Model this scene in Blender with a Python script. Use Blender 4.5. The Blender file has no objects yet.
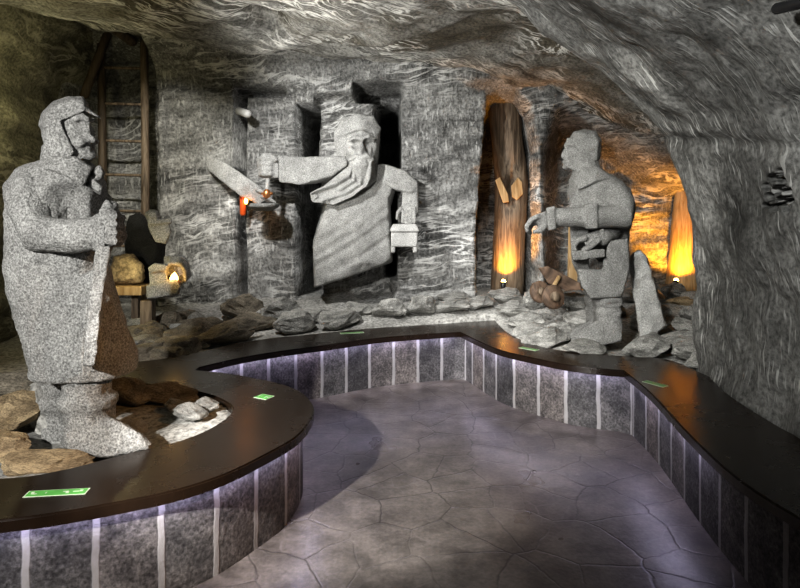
import bpy, bmesh, math, random
import numpy as np
from mathutils import Vector, Matrix, noise as N
random.seed(7)
sc = bpy.context.scene
COL = sc.collection
F, HZ, CX, CAMZ = 600.0, 213.0, 400.0, 1.65

def P(px, py, d):
    """a point in the cave, read off at distance d along the level view"""
    return Vector(((px-CX)/F*d, d, CAMZ-(py-HZ)/F*d))

def sst(a, b, x):
    t = np.clip((x-a)/(b-a), 0, 1) if not isinstance(x, float) else min(1.0, max(0.0, (x-a)/(b-a)))
    return t*t*(3-2*t)

# ------------------------------------------------------------------ materials
class G:
    def __init__(s, name):
        s.m = bpy.data.materials.new(name); s.m.use_nodes = True
        s.t = s.m.node_tree; s.t.nodes.clear()
        s.out = s.n('ShaderNodeOutputMaterial')
    def n(s, typ, **kw):
        nd = s.t.nodes.new(typ)
        for k, v in kw.items():
            if k.startswith('i_'):
                key = k[2:]
                nd.inputs[int(key) if key.isdigit() else key.replace('_', ' ')].default_value = v
            else: setattr(nd, k, v)
        return nd
    def l(s, a, b): s.t.links.new(a, b)
    def math(s, op, a, b=None, clamp=False):
        nd = s.n('ShaderNodeMath', operation=op, use_clamp=clamp)
        for i, v in enumerate((a, b)):
            if v is None: continue
            if isinstance(v, (int, float)): nd.inputs[i].default_value = v
            else: s.l(v, nd.inputs[i])
        return nd.outputs[0]
    def noise(s, vec, scale, detail=4, rough=.55, dist=0.0):
        nd = s.n('ShaderNodeTexNoise'); nd.inputs['Scale'].default_value = scale
        nd.inputs['Detail'].default_value = detail; nd.inputs['Roughness'].default_value = rough
        nd.inputs['Distortion'].default_value = dist
        s.l(vec, nd.inputs['Vector']); return nd.outputs['Fac']
    def mapping(s, vec, scale=(1,1,1), rot=(0,0,0)):
        nd = s.n('ShaderNodeMapping'); nd.inputs['Scale'].default_value = scale
        nd.inputs['Rotation'].default_value = rot
        s.l(vec, nd.inputs['Vector']); return nd.outputs[0]
    def ramp(s, fac, stops, interp='LINEAR'):
        nd = s.n('ShaderNodeValToRGB'); cr = nd.color_ramp; cr.interpolation = interp
        while len(cr.elements) < len(stops): cr.elements.new(.5)
        for e, (p, c) in zip(cr.elements, stops):
            e.position = p
            e.color = (c, c, c, 1) if isinstance(c, (int, float)) else (*c, 1)
        s.l(fac, nd.inputs[0]); return nd.outputs[0]
    def mix(s, fac, a, b, blend='MIX'):
        nd = s.n('ShaderNodeMix', data_type='RGBA', blend_type=blend)
        for i, v in ((0, fac), (6, a), (7, b)):
            if isinstance(v, (int, float)): nd.inputs[i].default_value = v if i == 0 else (v, v, v, 1)
            elif isinstance(v, tuple): nd.inputs[i].default_value = (*v, 1)
            else: s.l(v, nd.inputs[i])
        return nd.outputs[2]
    def finish(s, col, rough=.8, bump=None, bs=.5, bd=.02, spec=.3, metal=0.0, coat=0.0):
        p = s.n('ShaderNodeBsdfPrincipled')
        for key, v in (('Base Color', col), ('Roughness', rough)):
            if isinstance(v, tuple): p.inputs[key].default_value = (*v, 1)
            elif isinstance(v, (int, float)): p.inputs[key].default_value = v
            else: s.l(v, p.inputs[key])
        p.inputs['Specular IOR Level'].default_value = spec
        p.inputs['Metallic'].default_value = metal
        p.inputs['Coat Weight'].default_value = coat
        if bump is not None:
            b = s.n('ShaderNodeBump'); b.inputs['Strength'].default_value = bs; b.inputs['Distance'].default_value = bd
            s.l(bump, b.inputs['Height']); s.l(b.outputs[0], p.inputs['Normal'])
        s.l(p.outputs[0], s.out.inputs[0]); return s.m

def tc(g, kind='Object'): return g.n('ShaderNodeTexCoord').outputs[kind]

def m_rock(name, dark, light, strata=(1, 1, 4), srot=(0, 0.12, 0), vein=.5, chisel=0.0, chis_scale=(26, 26, 4),
           uv=False, rough=.72, bd=.03, stain=None):
    """layered rock salt: warped grey bands, white veins and, where worked, short pale pick strokes"""
    g = G(name); v = tc(g)
    w = g.n('ShaderNodeTexNoise'); w.inputs['Scale'].default_value = .9; w.inputs['Detail'].default_value = 3
    g.l(v, w.inputs['Vector'])
    wv = g.n('ShaderNodeVectorMath', operation='MULTIPLY_ADD'); g.l(w.outputs['Color'], wv.inputs[0])
    wv.inputs[1].default_value = (.7, .7, .45); g.l(v, wv.inputs[2])
    sv = g.mapping(g.mapping(wv.outputs[0], (1, 1, 1), srot), strata)
    big = g.noise(sv, 1.6, 10, .62)
    fine = g.noise(v, 34, 5, .65)
    base = g.mix(g.ramp(big, [(.33, 0), (.68, 1)]), dark, light)
    spk = g.ramp(fine, [(.36, .45), (.5, .95), (.66, 1.45)])
    col = g.mix(1.0, base, spk, 'MULTIPLY')
    vn = g.noise(sv, 3.1, 6, .55, .4)
    ridge = g.math('ABSOLUTE', g.math('SUBTRACT', vn, .5))
    vm = g.ramp(ridge, [(0.0, 1), (.012, .8), (.05, 0)])
    patch = g.ramp(g.noise(v, 1.3, 3), [(.45, 0), (.62, 1)])
    vmask = g.math('MULTIPLY', g.math('MULTIPLY', vm, patch), vein)
    if stain: col = g.mix(g.ramp(g.noise(v, .75, 5, .6), [(.46, 0), (.62, .85)]), col, g.mix(1.0, stain, spk, 'MULTIPLY'))
    white = tuple(min(1, c*1.7+.12) for c in light)
    col = g.mix(vmask, col, white)
    h = g.math('ADD', g.math('MULTIPLY', big, 1.2), g.math('MULTIPLY', fine, .35))
    if chisel:
        cv = g.mapping(tc(g, 'UV') if uv else v, chis_scale, (0, 0, 0) if uv else (.12, .18, 0))
        cn = g.noise(cv, 1.0, 1 if uv else 3, .5)
        cm = g.ramp(cn, [(.555, 0), (.61, 1)] if uv else [(.57, 0), (.66, 1)])
        if uv: cm = g.math('MULTIPLY', cm, g.ramp(g.noise(v, 6.5, 2), [(.44, 0), (.56, 1)]))
        amt = g.math('MULTIPLY', g.math('MULTIPLY', cm, g.ramp(g.noise(v, 1.1, 3), [(.35, .25), (.62, 1)])), chisel)
        col = g.mix(amt, col, white)
        h = g.math('ADD', h, g.math('MULTIPLY', cm if uv else cn, (.35 if uv else 1.3)*chisel))
    return g.finish(col, rough, h, .85, bd, .35)

def m_statue(name, dark=.13, light=.5, tint=(1, 1, .97)):
    g = G(name); v = tc(g)
    a = g.noise(v, 100, 3, .7); b = g.noise(v, 6, 5, .6)
    c = g.ramp(a, [(.34, tuple(dark*t for t in tint)), (.52, tuple((dark+light)*.52*t for t in tint)), (.7, tuple(light*1.15*t for t in tint))])
    c = g.mix(1.0, c, g.ramp(b, [(.3, .72), (.7, 1.18)]), 'MULTIPLY')
    h = g.math('ADD', a, g.math('MULTIPLY', b, .8))
    return g.finish(c, .8, h, .8, .018, .3)

def m_wood(name, dark, light, scale=(9, 9, .9), rough=.6, bd=.02):
    g = G(name); v = tc(g); s = g.mapping(v, scale)
    a = g.noise(s, 2.2, 6, .6, 1.0)
    c = g.mix(g.ramp(a, [(.35, 0), (.66, 1)]), dark, light)
    return g.finish(c, rough, a, .8, bd, .3)

def m_plain(name, col, rough=.5, metal=0.0, spec=.4):
    g = G(name); v = tc(g)
    a = g.noise(v, 20, 3)
    c = g.mix(1.0, col, g.ramp(a, [(.3, .85), (.7, 1.12)]), 'MULTIPLY')
    return g.finish(c, rough, a, .1, .004, spec, metal)

def m_emit(name, col, k):
    g = G(name); v = tc(g)
    e = g.n('ShaderNodeEmission'); e.inputs[1].default_value = k
    c = g.mix(g.noise(v, 9, 1), col, tuple(min(1, x*1.05) for x in col)); g.l(c, e.inputs[0])
    g.l(e.outputs[0], g.out.inputs[0]); return g.m

def m_floor():
    g = G('stamped_concrete'); v = tc(g)
    w = g.n('ShaderNodeTexNoise'); w.inputs['Scale'].default_value = 2.6; w.inputs['Detail'].default_value = 4
    g.l(v, w.inputs['Vector'])
    wv = g.n('ShaderNodeVectorMath', operation='MULTIPLY_ADD'); g.l(w.outputs['Color'], wv.inputs[0])
    wv.inputs[1].default_value = (.16, .16, 0); g.l(v, wv.inputs[2])
    vo = g.n('ShaderNodeTexVoronoi', feature='DISTANCE_TO_EDGE', voronoi_dimensions='2D'); vo.inputs['Scale'].default_value = 3.3
    g.l(wv.outputs[0], vo.inputs['Vector'])
    d = vo.outputs['Distance']
    crack = g.ramp(d, [(0, 1), (.022, 0)])
    gate = g.ramp(g.noise(v, 1.9, 4), [(.40, .12), (.58, 1)])
    crack = g.math('MULTIPLY', crack, gate)
    n1 = g.noise(v, 2.2, 8, .65); n2 = g.noise(v, 45, 4, .6)
    c = g.mix(g.ramp(n1, [(.3, 0), (.7, 1)]), (.05, .043, .038), (.15, .132, .12))
    c = g.mix(1.0, c, g.ramp(n2, [(.3, .75), (.7, 1.25)]), 'MULTIPLY')
    vo2 = g.n('ShaderNodeTexVoronoi', feature='DISTANCE_TO_EDGE', voronoi_dimensions='2D'); vo2.inputs['Scale'].default_value = 6.5
    g.l(wv.outputs[0], vo2.inputs['Vector'])
    c2 = g.math('MULTIPLY', g.ramp(vo2.outputs['Distance'], [(0, 1), (.05, 0)]), g.ramp(g.noise(v, 1.3, 3), [(.47, 0), (.6, .8)]))
    c = g.mix(c2, c, g.mix(g.noise(v, 3.0, 2), (.03, .026, .024), (.22, .2, .19)))
    c = g.mix(1.0, c, g.ramp(g.noise(v, 5.5, 6, .7), [(.34, .62), (.5, 1), (.66, 1.3)]), 'MULTIPLY')
    c = g.mix(g.math('MULTIPLY', crack, .9), c, (.02, .017, .016))
    r = g.ramp(g.noise(v, 2.0, 3, .5), [(.3, .27), (.7, .42)])
    h = g.math('ADD', g.math('MULTIPLY', g.ramp(d, [(0, 0), (.03, 1)]), .2), g.math('ADD', g.math('MULTIPLY', n1, .8), g.math('MULTIPLY', n2, .12)))
    return g.finish(c, r, h, .45, .015, .45)

def m_tiles():
    """dark stone facing slabs with pale upright mortar joints, 25 cm apart along the wall (UV is in metres)"""
    g = G('stone_facing'); uv = tc(g, 'UV'); v = tc(g)
    sx = g.n('ShaderNodeSeparateXYZ'); g.l(uv, sx.inputs[0])
    wob = g.math('MULTIPLY', g.math('SUBTRACT', g.noise(v, 7, 4), .5),   .022)
    u = g.math('ADD', sx.outputs[0], wob)
    cell = g.math('DIVIDE', u, .25)
    fr = g.math('FRACT', cell)
    dist = g.math('ABSOLUTE', g.math('SUBTRACT', fr, .5))
    joint = g.ramp(dist, [(.432, 0), (.452, 1)])
    wn = g.n('ShaderNodeTexWhiteNoise', noise_dimensions='1D'); g.l(g.math('FLOOR', cell), wn.inputs['W'])
    n1 = g.noise(v, 8, 8, .7); n2 = g.noise(v, 60, 4, .65)
    st = g.mix(g.ramp(n1, [(.3, 0), (.72, 1)]), (.022, .022, .024), (.135, .13, .13))
    st = g.mix(1.0, st, g.ramp(n2, [(.33, .4), (.5, 1), (.68, 1.8)]), 'MULTIPLY')
    st = g.mix(1.0, st, g.ramp(wn.outputs[0], [(0, (.6, .6, .61)), (.6, (1, .99, .98)), (1, (1.3, 1.18, 1.1))]), 'MULTIPLY')
    mo = g.mix(n1, (.16, .155, .155), (.33, .32, .32))
    c = g.mix(joint, st, mo)
    h = g.math('ADD', g.math('MULTIPLY', joint, .5), g.math('ADD', g.math('MULTIPLY', n1, .8), g.math('MULTIPLY', n2, .3)))
    return g.finish(c, .6, h, .5, .015, .35)

def m_top():
    g = G('lacquered_dark_wood'); v = tc(g)
    s = g.mapping(v, (2, 14, 2))
    a = g.noise(s, 2.0, 6, .6, .5); b = g.noise(v, 3, 6, .6)
    c = g.mix(a, (.007, .0045, .003), (.022, .013, .008))
    r = g.ramp(b, [(.3, .24), (.7, .29)])
    return g.finish(c, r, a, .06, .004, .5, 0, 0)

M = dict(
 wall=m_rock('banded_salt_rock', (.06, .06, .058), (.31, .31, .30), (.7, .7, 4.2), (0, .14, 0), 1.0, .55, (30, 30, 7)),
 wleft=m_rock('left_salt_rock', (.07, .068, .05), (.26, .25, .19), (.7, .7, 2.6), (.1, .1, 0), .45),
 ceil=m_rock('ceiling_salt_rock', (.075, .073, .066), (.46, .455, .43), (.55, 3.4, 2.5), (0, 0, -.5), 1.0, stain=(.10, .085, .06)),
 vault=m_rock('chiselled_vault', (.06, .06, .057), (.27, .27, .26), (1.2, 1.2, 1.2), (0, 0, 0), .15, .85, (6, 46, 1), True, .6, .02),
 ground=m_rock('salt_sand', (.2, .198, .188), (.47, .465, .44), (1, 1, 1), (0, 0, 0), .1, 0, rough=.9, bd=.03),
 slab=m_rock('salt_slab', (.13, .13, .122), (.45, .445, .42), (1.5, 1.5, 2), (0, 0, 0), .1, 0, rough=.8, bd=.03),
 slabw=m_rock('ochre_slab', (.16, .12, .075), (.46, .36, .22), (1.3, 1.3, 1.6), (0, 0, 0), .1, 0, rough=.8, bd=.02),
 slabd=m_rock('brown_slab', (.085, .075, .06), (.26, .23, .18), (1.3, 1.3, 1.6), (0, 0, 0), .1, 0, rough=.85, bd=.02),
 st1=m_statue('grey_granular_salt', .12, .5), st2=m_statue('smooth_grey_salt', .15, .39), st3=m_statue('relief_salt', .18, .52), st_shadow=m_statue('shadow_dark_salt', .008, .03),  # last one: near-black salt with cast shadow put into its colour
 st4=m_statue('pale_salt', .3, .66),
 floor=m_floor(), tiles=m_tiles(), top=m_top(),
 wood=m_wood('old_timber', (.065, .048, .034), (.25, .195, .14)), woodd=m_wood('dark_timber', (.03, .022, .015), (.10, .075, .05)),
 woodl=m_wood('pale_timber', (.28, .18, .08), (.5, .36, .2)),
 rust=m_wood('brown_board', (.06, .042, .03), (.2, .135, .095), (3, 9, 3)),
 black=m_plain('black_metal', (.012, .012, .013), .4), pale=m_plain('pale_metal', (.6, .6, .58), .4),
 copper=m_plain('copper', (.62, .28, .12), .35, .8),
 led=m_emit('led_strip', (.74, .69, 1.0), 27), flame=m_emit('flame', (1, .5, .12), 9), bulb=m_emit('uplight_glass', (1, .6, .16), 26),
 red=m_plain('red_glass', (.5, .09, .02), .3),
 green=m_plain('green_film', (.11, .42, .09), .45), greend=m_plain('dull_green_film', (.16, .3, .13), .5),
 white=m_plain('white_print', (.62, .72, .58), .5))

# ------------------------------------------------------------------ mesh helpers
class Sh:
    def __init__(s): s.v = []; s.f = []
    def add(s, vs, fs):
        o = len(s.v); s.v += [Vector(x) for x in vs]; s.f += [[i+o for i in f] for f in fs]
    def hull(s, pts):
        bm = bmesh.new()
        for p in pts: bm.verts.new(p)
        r = bmesh.ops.convex_hull(bm, input=bm.verts)
        bmesh.ops.delete(bm, geom=[v for v in bm.verts if not v.link_faces], context='VERTS')
        bm.verts.index_update()
        s.add([v.co.copy() for v in bm.verts], [[v.index for v in f.verts] for f in bm.faces]); bm.free(); return s
    def slab(s, pxs, d, t0, t1, shrink=1.0):
        """convex outline (pixels) given thickness from depth d+t0 to d+t1; the back may be narrower"""
        c = (sum(p[0] for p in pxs)/len(pxs), sum(p[1] for p in pxs)/len(pxs))
        pts = [P(x, y, d+t0) for x, y in pxs]
        pts += [P(c[0]+(x-c[0])*shrink, c[1]+(y-c[1])*shrink, d+t1) for x, y in pxs]
        return s.hull(pts)
    def pillow(s, pxs, d, t0, t1, k=.8):
        """outline at mid depth, shrunk at both ends: rounded lump"""
        c = (sum(p[0] for p in pxs)/len(pxs), sum(p[1] for p in pxs)/len(pxs)); m = (t0+t1)/2; q = (t1-t0)/2
        pts = []
        for f, kk in ((-1, k*.75), (-.6, .5+.5*k), (0, 1), (.6, .5+.5*k), (1, k*.75)):
            pts += [P(c[0]+(x-c[0])*kk, c[1]+(y-c[1])*kk, d+m+q*f) for x, y in pxs]
        return s.hull(pts)
    def rings(s, rr):
        n = len(rr[0]); vs = [p for r in rr for p in r]; fs = []
        for k in range(len(rr)-1):
            for i in range(n):
                j = (i+1) % n
                fs.append([k*n+i, k*n+j, (k+1)*n+j, (k+1)*n+i])
        fs.append(list(range(n))[::-1]); fs.append([(len(rr)-1)*n+i for i in range(n)])
        s.add(vs, fs); return s
    def tube(s, path, rad, n=12):
        path = [Vector(p) for p in path]; rr = []
        if isinstance(rad, (int, float)): rad = [rad]*len(path)
        up0 = Vector((0, 1, 0))
        for i, p in enumerate(path):
            t = (path[min(i+1, len(path)-1)] - path[max(i-1, 0)]).normalized()
            u = up0 if abs(t.dot(up0)) < .9 else Vector((1, 0, 0))
            a = (u - t*u.dot(t)).normalized(); b = t.cross(a)
            rr.append([p + (a*math.cos(2*math.pi*k/n) + b*math.sin(2*math.pi*k/n))*rad[i] for k in range(n)])
        e0 = (path[0]-path[1]).normalized()*rad[0]; e1 = (path[-1]-path[-2]).normalized()*rad[-1]
        c0 = path[0]; c1 = path[-1]
        rr = [[c0 + (q-c0)*.55 + e0*.6 for q in rr[0]]] + rr + [[c1 + (q-c1)*.55 + e1*.6 for q in rr[-1]]]
        return s.rings(rr)
    def lim(s, pts, n=12):
        """tube along (px, py, depth, radius in px)"""
        return s.tube([P(a, b, d) for a, b, d, r in pts], [r/F*d for a, b, d, r in pts], n)
    def stack(s, rows, d, n=20, e=2.6):
        """upright loft: rows of (py, centre px, half width px, depth offset, half depth m), superellipse outline"""
        rr = []
        for py, c, hw, t, hd in rows:
            r = []
            for k in range(n):
                a = 2*math.pi*k/n; ca, sa = math.cos(a), math.sin(a)
                x = math.copysign(abs(ca)**(2/e), ca); y = math.copysign(abs(sa)**(2/e), sa)
                q = P(c, py, d+t); r.append(Vector((q.x + x*hw/F*d, q.y + y*hd, q.z)))
            rr.append(r)
        return s.rings(rr)
    def ell(s, c, r, n=16):
        c = Vector(c); rr = []
        for i in range(1, n//2+1):
            ph = math.pi*i/(n//2+1)
            rr.append([c + Vector((r[0]*math.sin(ph)*math.cos(2*math.pi*k/n), r[1]*math.sin(ph)*math.sin(2*math.pi*k/n), r[2]*math.cos(ph))) for k in range(n)])
        return s.rings(rr)
    def disc(s, a, b, r, n=22):
        a, b = Vector(a), Vector(b); t = (b-a).normalized(); u = t.cross(Vector((0, 0, 1))).normalized(); v = t.cross(u)
        return s.rings([[c + (u*math.cos(2*math.pi*k/n) + v*math.sin(2*math.pi*k/n))*q for k in range(n)] for c, q in ((a, r*.95), (a.lerp(b, .2), r), (a.lerp(b, .8), r), (b, r*.95))])
    def box(s, c, h, rz=0.0, ry=0.0, rx=0.0):
        R = Matrix.Rotation(rz, 3, 'Z') @ Matrix.Rotation(ry, 3, 'Y') @ Matrix.Rotation(rx, 3, 'X'); c = Vector(c)
        vs = [c + R @ Vector((h[0]*a, h[1]*b, h[2]*g)) for a in (-1, 1) for b in (-1, 1) for g in (-1, 1)]
        s.add(vs, [[0, 1, 3, 2], [4, 6, 7, 5], [0, 4, 5, 1], [2, 3, 7, 6], [0, 2, 6, 4], [1, 5, 7, 3]]); return s

def mesh_of(name, vs, fs):
    me = bpy.data.meshes.new(name); me.from_pydata([tuple(v) for v in vs], [], fs)
    bm = bmesh.new(); bm.from_mesh(me); bmesh.ops.recalc_face_normals(bm, faces=bm.faces); bm.to_mesh(me); bm.free()
    return me

def link(name, me, mat, parent=None, smooth=True):
    o = bpy.data.objects.new(name, me); COL.objects.link(o)
    if mat is not None: me.materials.clear(); me.materials.append(mat)
    if smooth:
        for p in me.polygons: p.use_smooth = True
    if parent is not None: o.parent = parent
    return o

def tag(o, label=None, cat=None, group=None, kind='thing'):
    for k, v in (('label', label), ('category', cat), ('group', group), ('kind', kind)):
        if v: o[k] = v
    return o

def thing(name, loc, label, cat, group=None):
    o = bpy.data.objects.new(name, None); COL.objects.link(o); o.location = loc; o.empty_display_size = .1
    return tag(o, label, cat, group)

def localise(me, parent):
    if parent is not None:
        L = Vector(parent.location); me.transform(Matrix.Translation(-L))

def solid(name, sh, mat, parent=None, bevel=.004, smooth=False, local=True):
    me = mesh_of(name, sh.v, sh.f)
    if bevel:
        bm = bmesh.new(); bm.from_mesh(me)
        ed = [e for e in bm.edges if len(e.link_faces) == 2 and e.calc_face_angle(0) > .5]
        bmesh.ops.bevel(bm, geom=ed, offset=bevel, segments=2, affect='EDGES', profile=.6, clamp_overlap=True)
        bm.to_mesh(me); bm.free()
    if local: localise(me, parent)
    return link(name, me, mat, parent, smooth)

def stone(name, sh, mat, parent=None, vox=.012, it=3, amp=.006, grooves=(), dents=(), local=True):
    """fuse the roughed-out shapes into one carved surface, cut the grooves and dents, roughen it"""
    me = mesh_of(name+'_rough', sh.v, sh.f)
    o = bpy.data.objects.new('rough', me); COL.objects.link(o)
    r = o.modifiers.new('r', 'REMESH'); r.mode = 'VOXEL'; r.voxel_size = vox
    if it:
        q = o.modifiers.new('s', 'SMOOTH'); q.factor = .5; q.iterations = it
    dg = bpy.context.evaluated_depsgraph_get()
    out = bpy.data.meshes.new_from_object(o.evaluated_get(dg)); out.name = name
    bpy.data.objects.remove(o); bpy.data.meshes.remove(me)
    n = len(out.vertices)
    co = np.empty(n*3); out.vertices.foreach_get('co', co); co = co.reshape(-1, 3)
    no = np.empty(n*3); out.vertices.foreach_get('normal', no); no = no.reshape(-1, 3)
    push = np.zeros(n)
    for pts, w, dep in grooves:
        best = np.full(n, 1e9)
        for a, b in zip(pts[:-1], pts[1:]):
            a = np.array(a); b = np.array(b); ab = b-a
            t = np.clip(((co-a) @ ab)/max(1e-9, ab @ ab), 0, 1)
            best = np.minimum(best, np.linalg.norm(co-(a+t[:, None]*ab), axis=1))
        push -= dep*np.clip(1-best/w, 0, 1)
    for c, rad, dep in dents:
        dd = np.linalg.norm(co-np.array(c), axis=1)/rad
        push -= dep*np.clip(1-dd*dd, 0, 1)
    if amp:
        for i in range(n):
            v = Vector(co[i])
            push[i] += amp*(N.noise(v*14) + .6*N.noise(v*34) + .35*N.noise(v*70))
    co = co + no*push[:, None]
    out.vertices.foreach_set('co', co.ravel()); out.update()
    if local: localise(out, parent)
    return link(name, out, mat, parent)

def grid(name, nu, nv, fn, mat, uv=None):
    vs = []; uvs = []
    for j in range(nv):
        for i in range(nu):
            vs.append(fn(i, j))
    fs = [[j*nu+i, j*nu+i+1, (j+1)*nu+i+1, (j+1)*nu+i] for j in range(nv-1) for i in range(nu-1)]
    me = bpy.data.meshes.new(name); me.from_pydata([tuple(v) for v in vs], [], fs)
    if uv:
        lay = me.uv_layers.new(name='UVMap'); arr = []
        for f in fs:
            for k in f: arr += list(uv(k % nu, k//nu))
        lay.data.foreach_set('uv', arr)
    return link(name, me, mat)

def structure(o): o['kind'] = 'structure'; return o

def interp(x, pts):
    return float(np.interp(x, [p[0] for p in pts], [p[1] for p in pts]))

# ------------------------------------------------------------------ plan of the bench
def cr(pts, sub=6):
    """Catmull-Rom through plan points"""
    out = []; p = [Vector(q) for q in pts]; n = len(p)
    for i in range(n-1):
        a = p[max(i-1, 0)]; b = p[i]; c = p[i+1]; d = p[min(i+2, n-1)]
        for k in range(sub):
            t = k/sub
            out.append(.5*((2*b) + (c-a)*t + (2*a-5*b+4*c-d)*t*t + (3*b-a-3*c+d)*t**3))
    out.append(p[-1]); return out

F_R = cr([(1.75, .2), (1.62, 1.2), (1.56, 2.1), (1.49, 2.6), (1.525, 3.145), (1.63, 3.91), (1.66, 4.46)])
F_M = cr([(1.66, 4.46), (1.45, 4.54), (1.259, 4.66), (1.057, 4.87), (.853, 5.13), (.728, 5.46), (.59, 5.9)])
F_B = cr([(.59, 5.9), (.29, 5.81), (-.19, 5.63), (-.62, 5.34), (-1.02, 5.08), (-1.29, 4.85), (-1.52, 4.56)])
F_L = cr([(-1.52, 4.47), (-1.3, 4.4), (-1.05, 4.27), (-.82, 4.12), (-.64, 3.92), (-.525, 3.64), (-.507, 3.38), (-.547, 3.13), (-.654, 2.905), (-.785, 2.69), (-.95, 2.533), (-1.151, 2.424), (-1.329, 2.346), (-1.53, 2.285), (-1.95, 2.2), (-2.5, 2.2), (-3.1, 2.3), (-3.7, 2.45)])
FRONT = F_R + F_M[1:] + F_B[1:] + F_L
B_L = cr([(-3.7, 2.9), (-3.1, 2.76), (-2.4, 2.65), (-1.77, 2.65), (-1.55, 2.73), (-1.355, 2.9), (-1.13, 3.09), (-1.02, 3.31), (-1.0, 3.58), (-1.14, 3.79), (-1.39, 3.97), (-1.71, 4.1), (-2.02, 4.2), (-2.5, 4.3)])
B_B = cr([(-2.6, 4.7), (-2.05, 4.74), (-1.73, 5.01), (-1.49, 5.36), (-1.2, 5.62), (-.95, 5.74), (-.325, 6.08), (.31, 6.3), (1.04, 6.56)])
B_R = cr([(1.04, 6.56), (1.06, 5.85), (1.21, 5.32), (1.47, 5.05), (1.84, 4.91), (2.14, 4.8), (2.2, 4.47)], 5) + cr([(2.22, 4.3), (2.12, 3.86), (2.08, 3.31), (2.1, 3.0), (2.15, 2), (2.2, .2)], 4)
BACK = B_L + B_B + B_R[1:]
BENCH = FRONT + BACK
BX = np.array([(p.x, p.y) for p in BENCH])
WALK = FRONT + [Vector((-3.7, .1)), Vector((1.75, .1))]
WX = np.array([(p.x, p.y) for p in WALK])

def inside(poly, x, y):
    x0, y0 = poly[:, 0], poly[:, 1]; x1, y1 = np.roll(x0, -1), np.roll(y0, -1)
    c = ((y0 > y) != (y1 > y)) & (x < (x1-x0)*(y-y0)/np.where(y1 == y0, 1e-9, y1-y0)+x0)
    return bool(c.sum() % 2)

def ground_h(x, y):
    h = .43 + .2*sst(5.6, 7.3, float(y)) - .05*sst(2.0, 3.2, float(-x))*sst(4.6, 5.2, float(y))
    if y < 4.7 and x < -.9: h = .425 + .05*N.noise(Vector((x*2.2, y*2.2, 3)))*(1 if x < -1.2 else .3)
    return h + .035*N.noise(Vector((x*1.7, y*1.7, 0))) + .018*N.noise(Vector((x*5, y*5, 1))) + .008*N.noise(Vector((x*14, y*14, 2)))

# ------------------------------------------------------------------ setting
structure(grid('floor', 2, 2, lambda i, j: (-6 + 12*i, -3 + 12*j, 0), M['floor']))

BKX = np.array([(a.x+(b.x-a.x)*k/4, a.y+(b.y-a.y)*k/4) for a, b in zip(BACK[:-1], BACK[1:]) if (b-a).length < .6 for k in range(4)])
GX, GY = np.arange(-4.3, 4.6, .035), np.arange(1.9, 9.0, .035)
def gfn(i, j):
    x, y = float(GX[i]), float(GY[j])
    if inside(WX, x, y): return (x, y, -.25)
    if inside(BX, x, y): return (x, y, .40 if float(np.min((BKX[:, 0]-x)**2+(BKX[:, 1]-y)**2)) < .09**2 else -.25)
    return (x, y, ground_h(x, y))
structure(grid('ground', len(GX), len(GY), gfn, M['ground']))

def bx(px, py, x0, x1, y0, y1, s=2.0):
    return float(sst(x0-s, x0+s, float(px))*(1-sst(x1-s, x1+s, float(px)))*sst(y0-s, y0+s, float(py))*(1-sst(y1-s, y1+s, float(py))))

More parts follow.
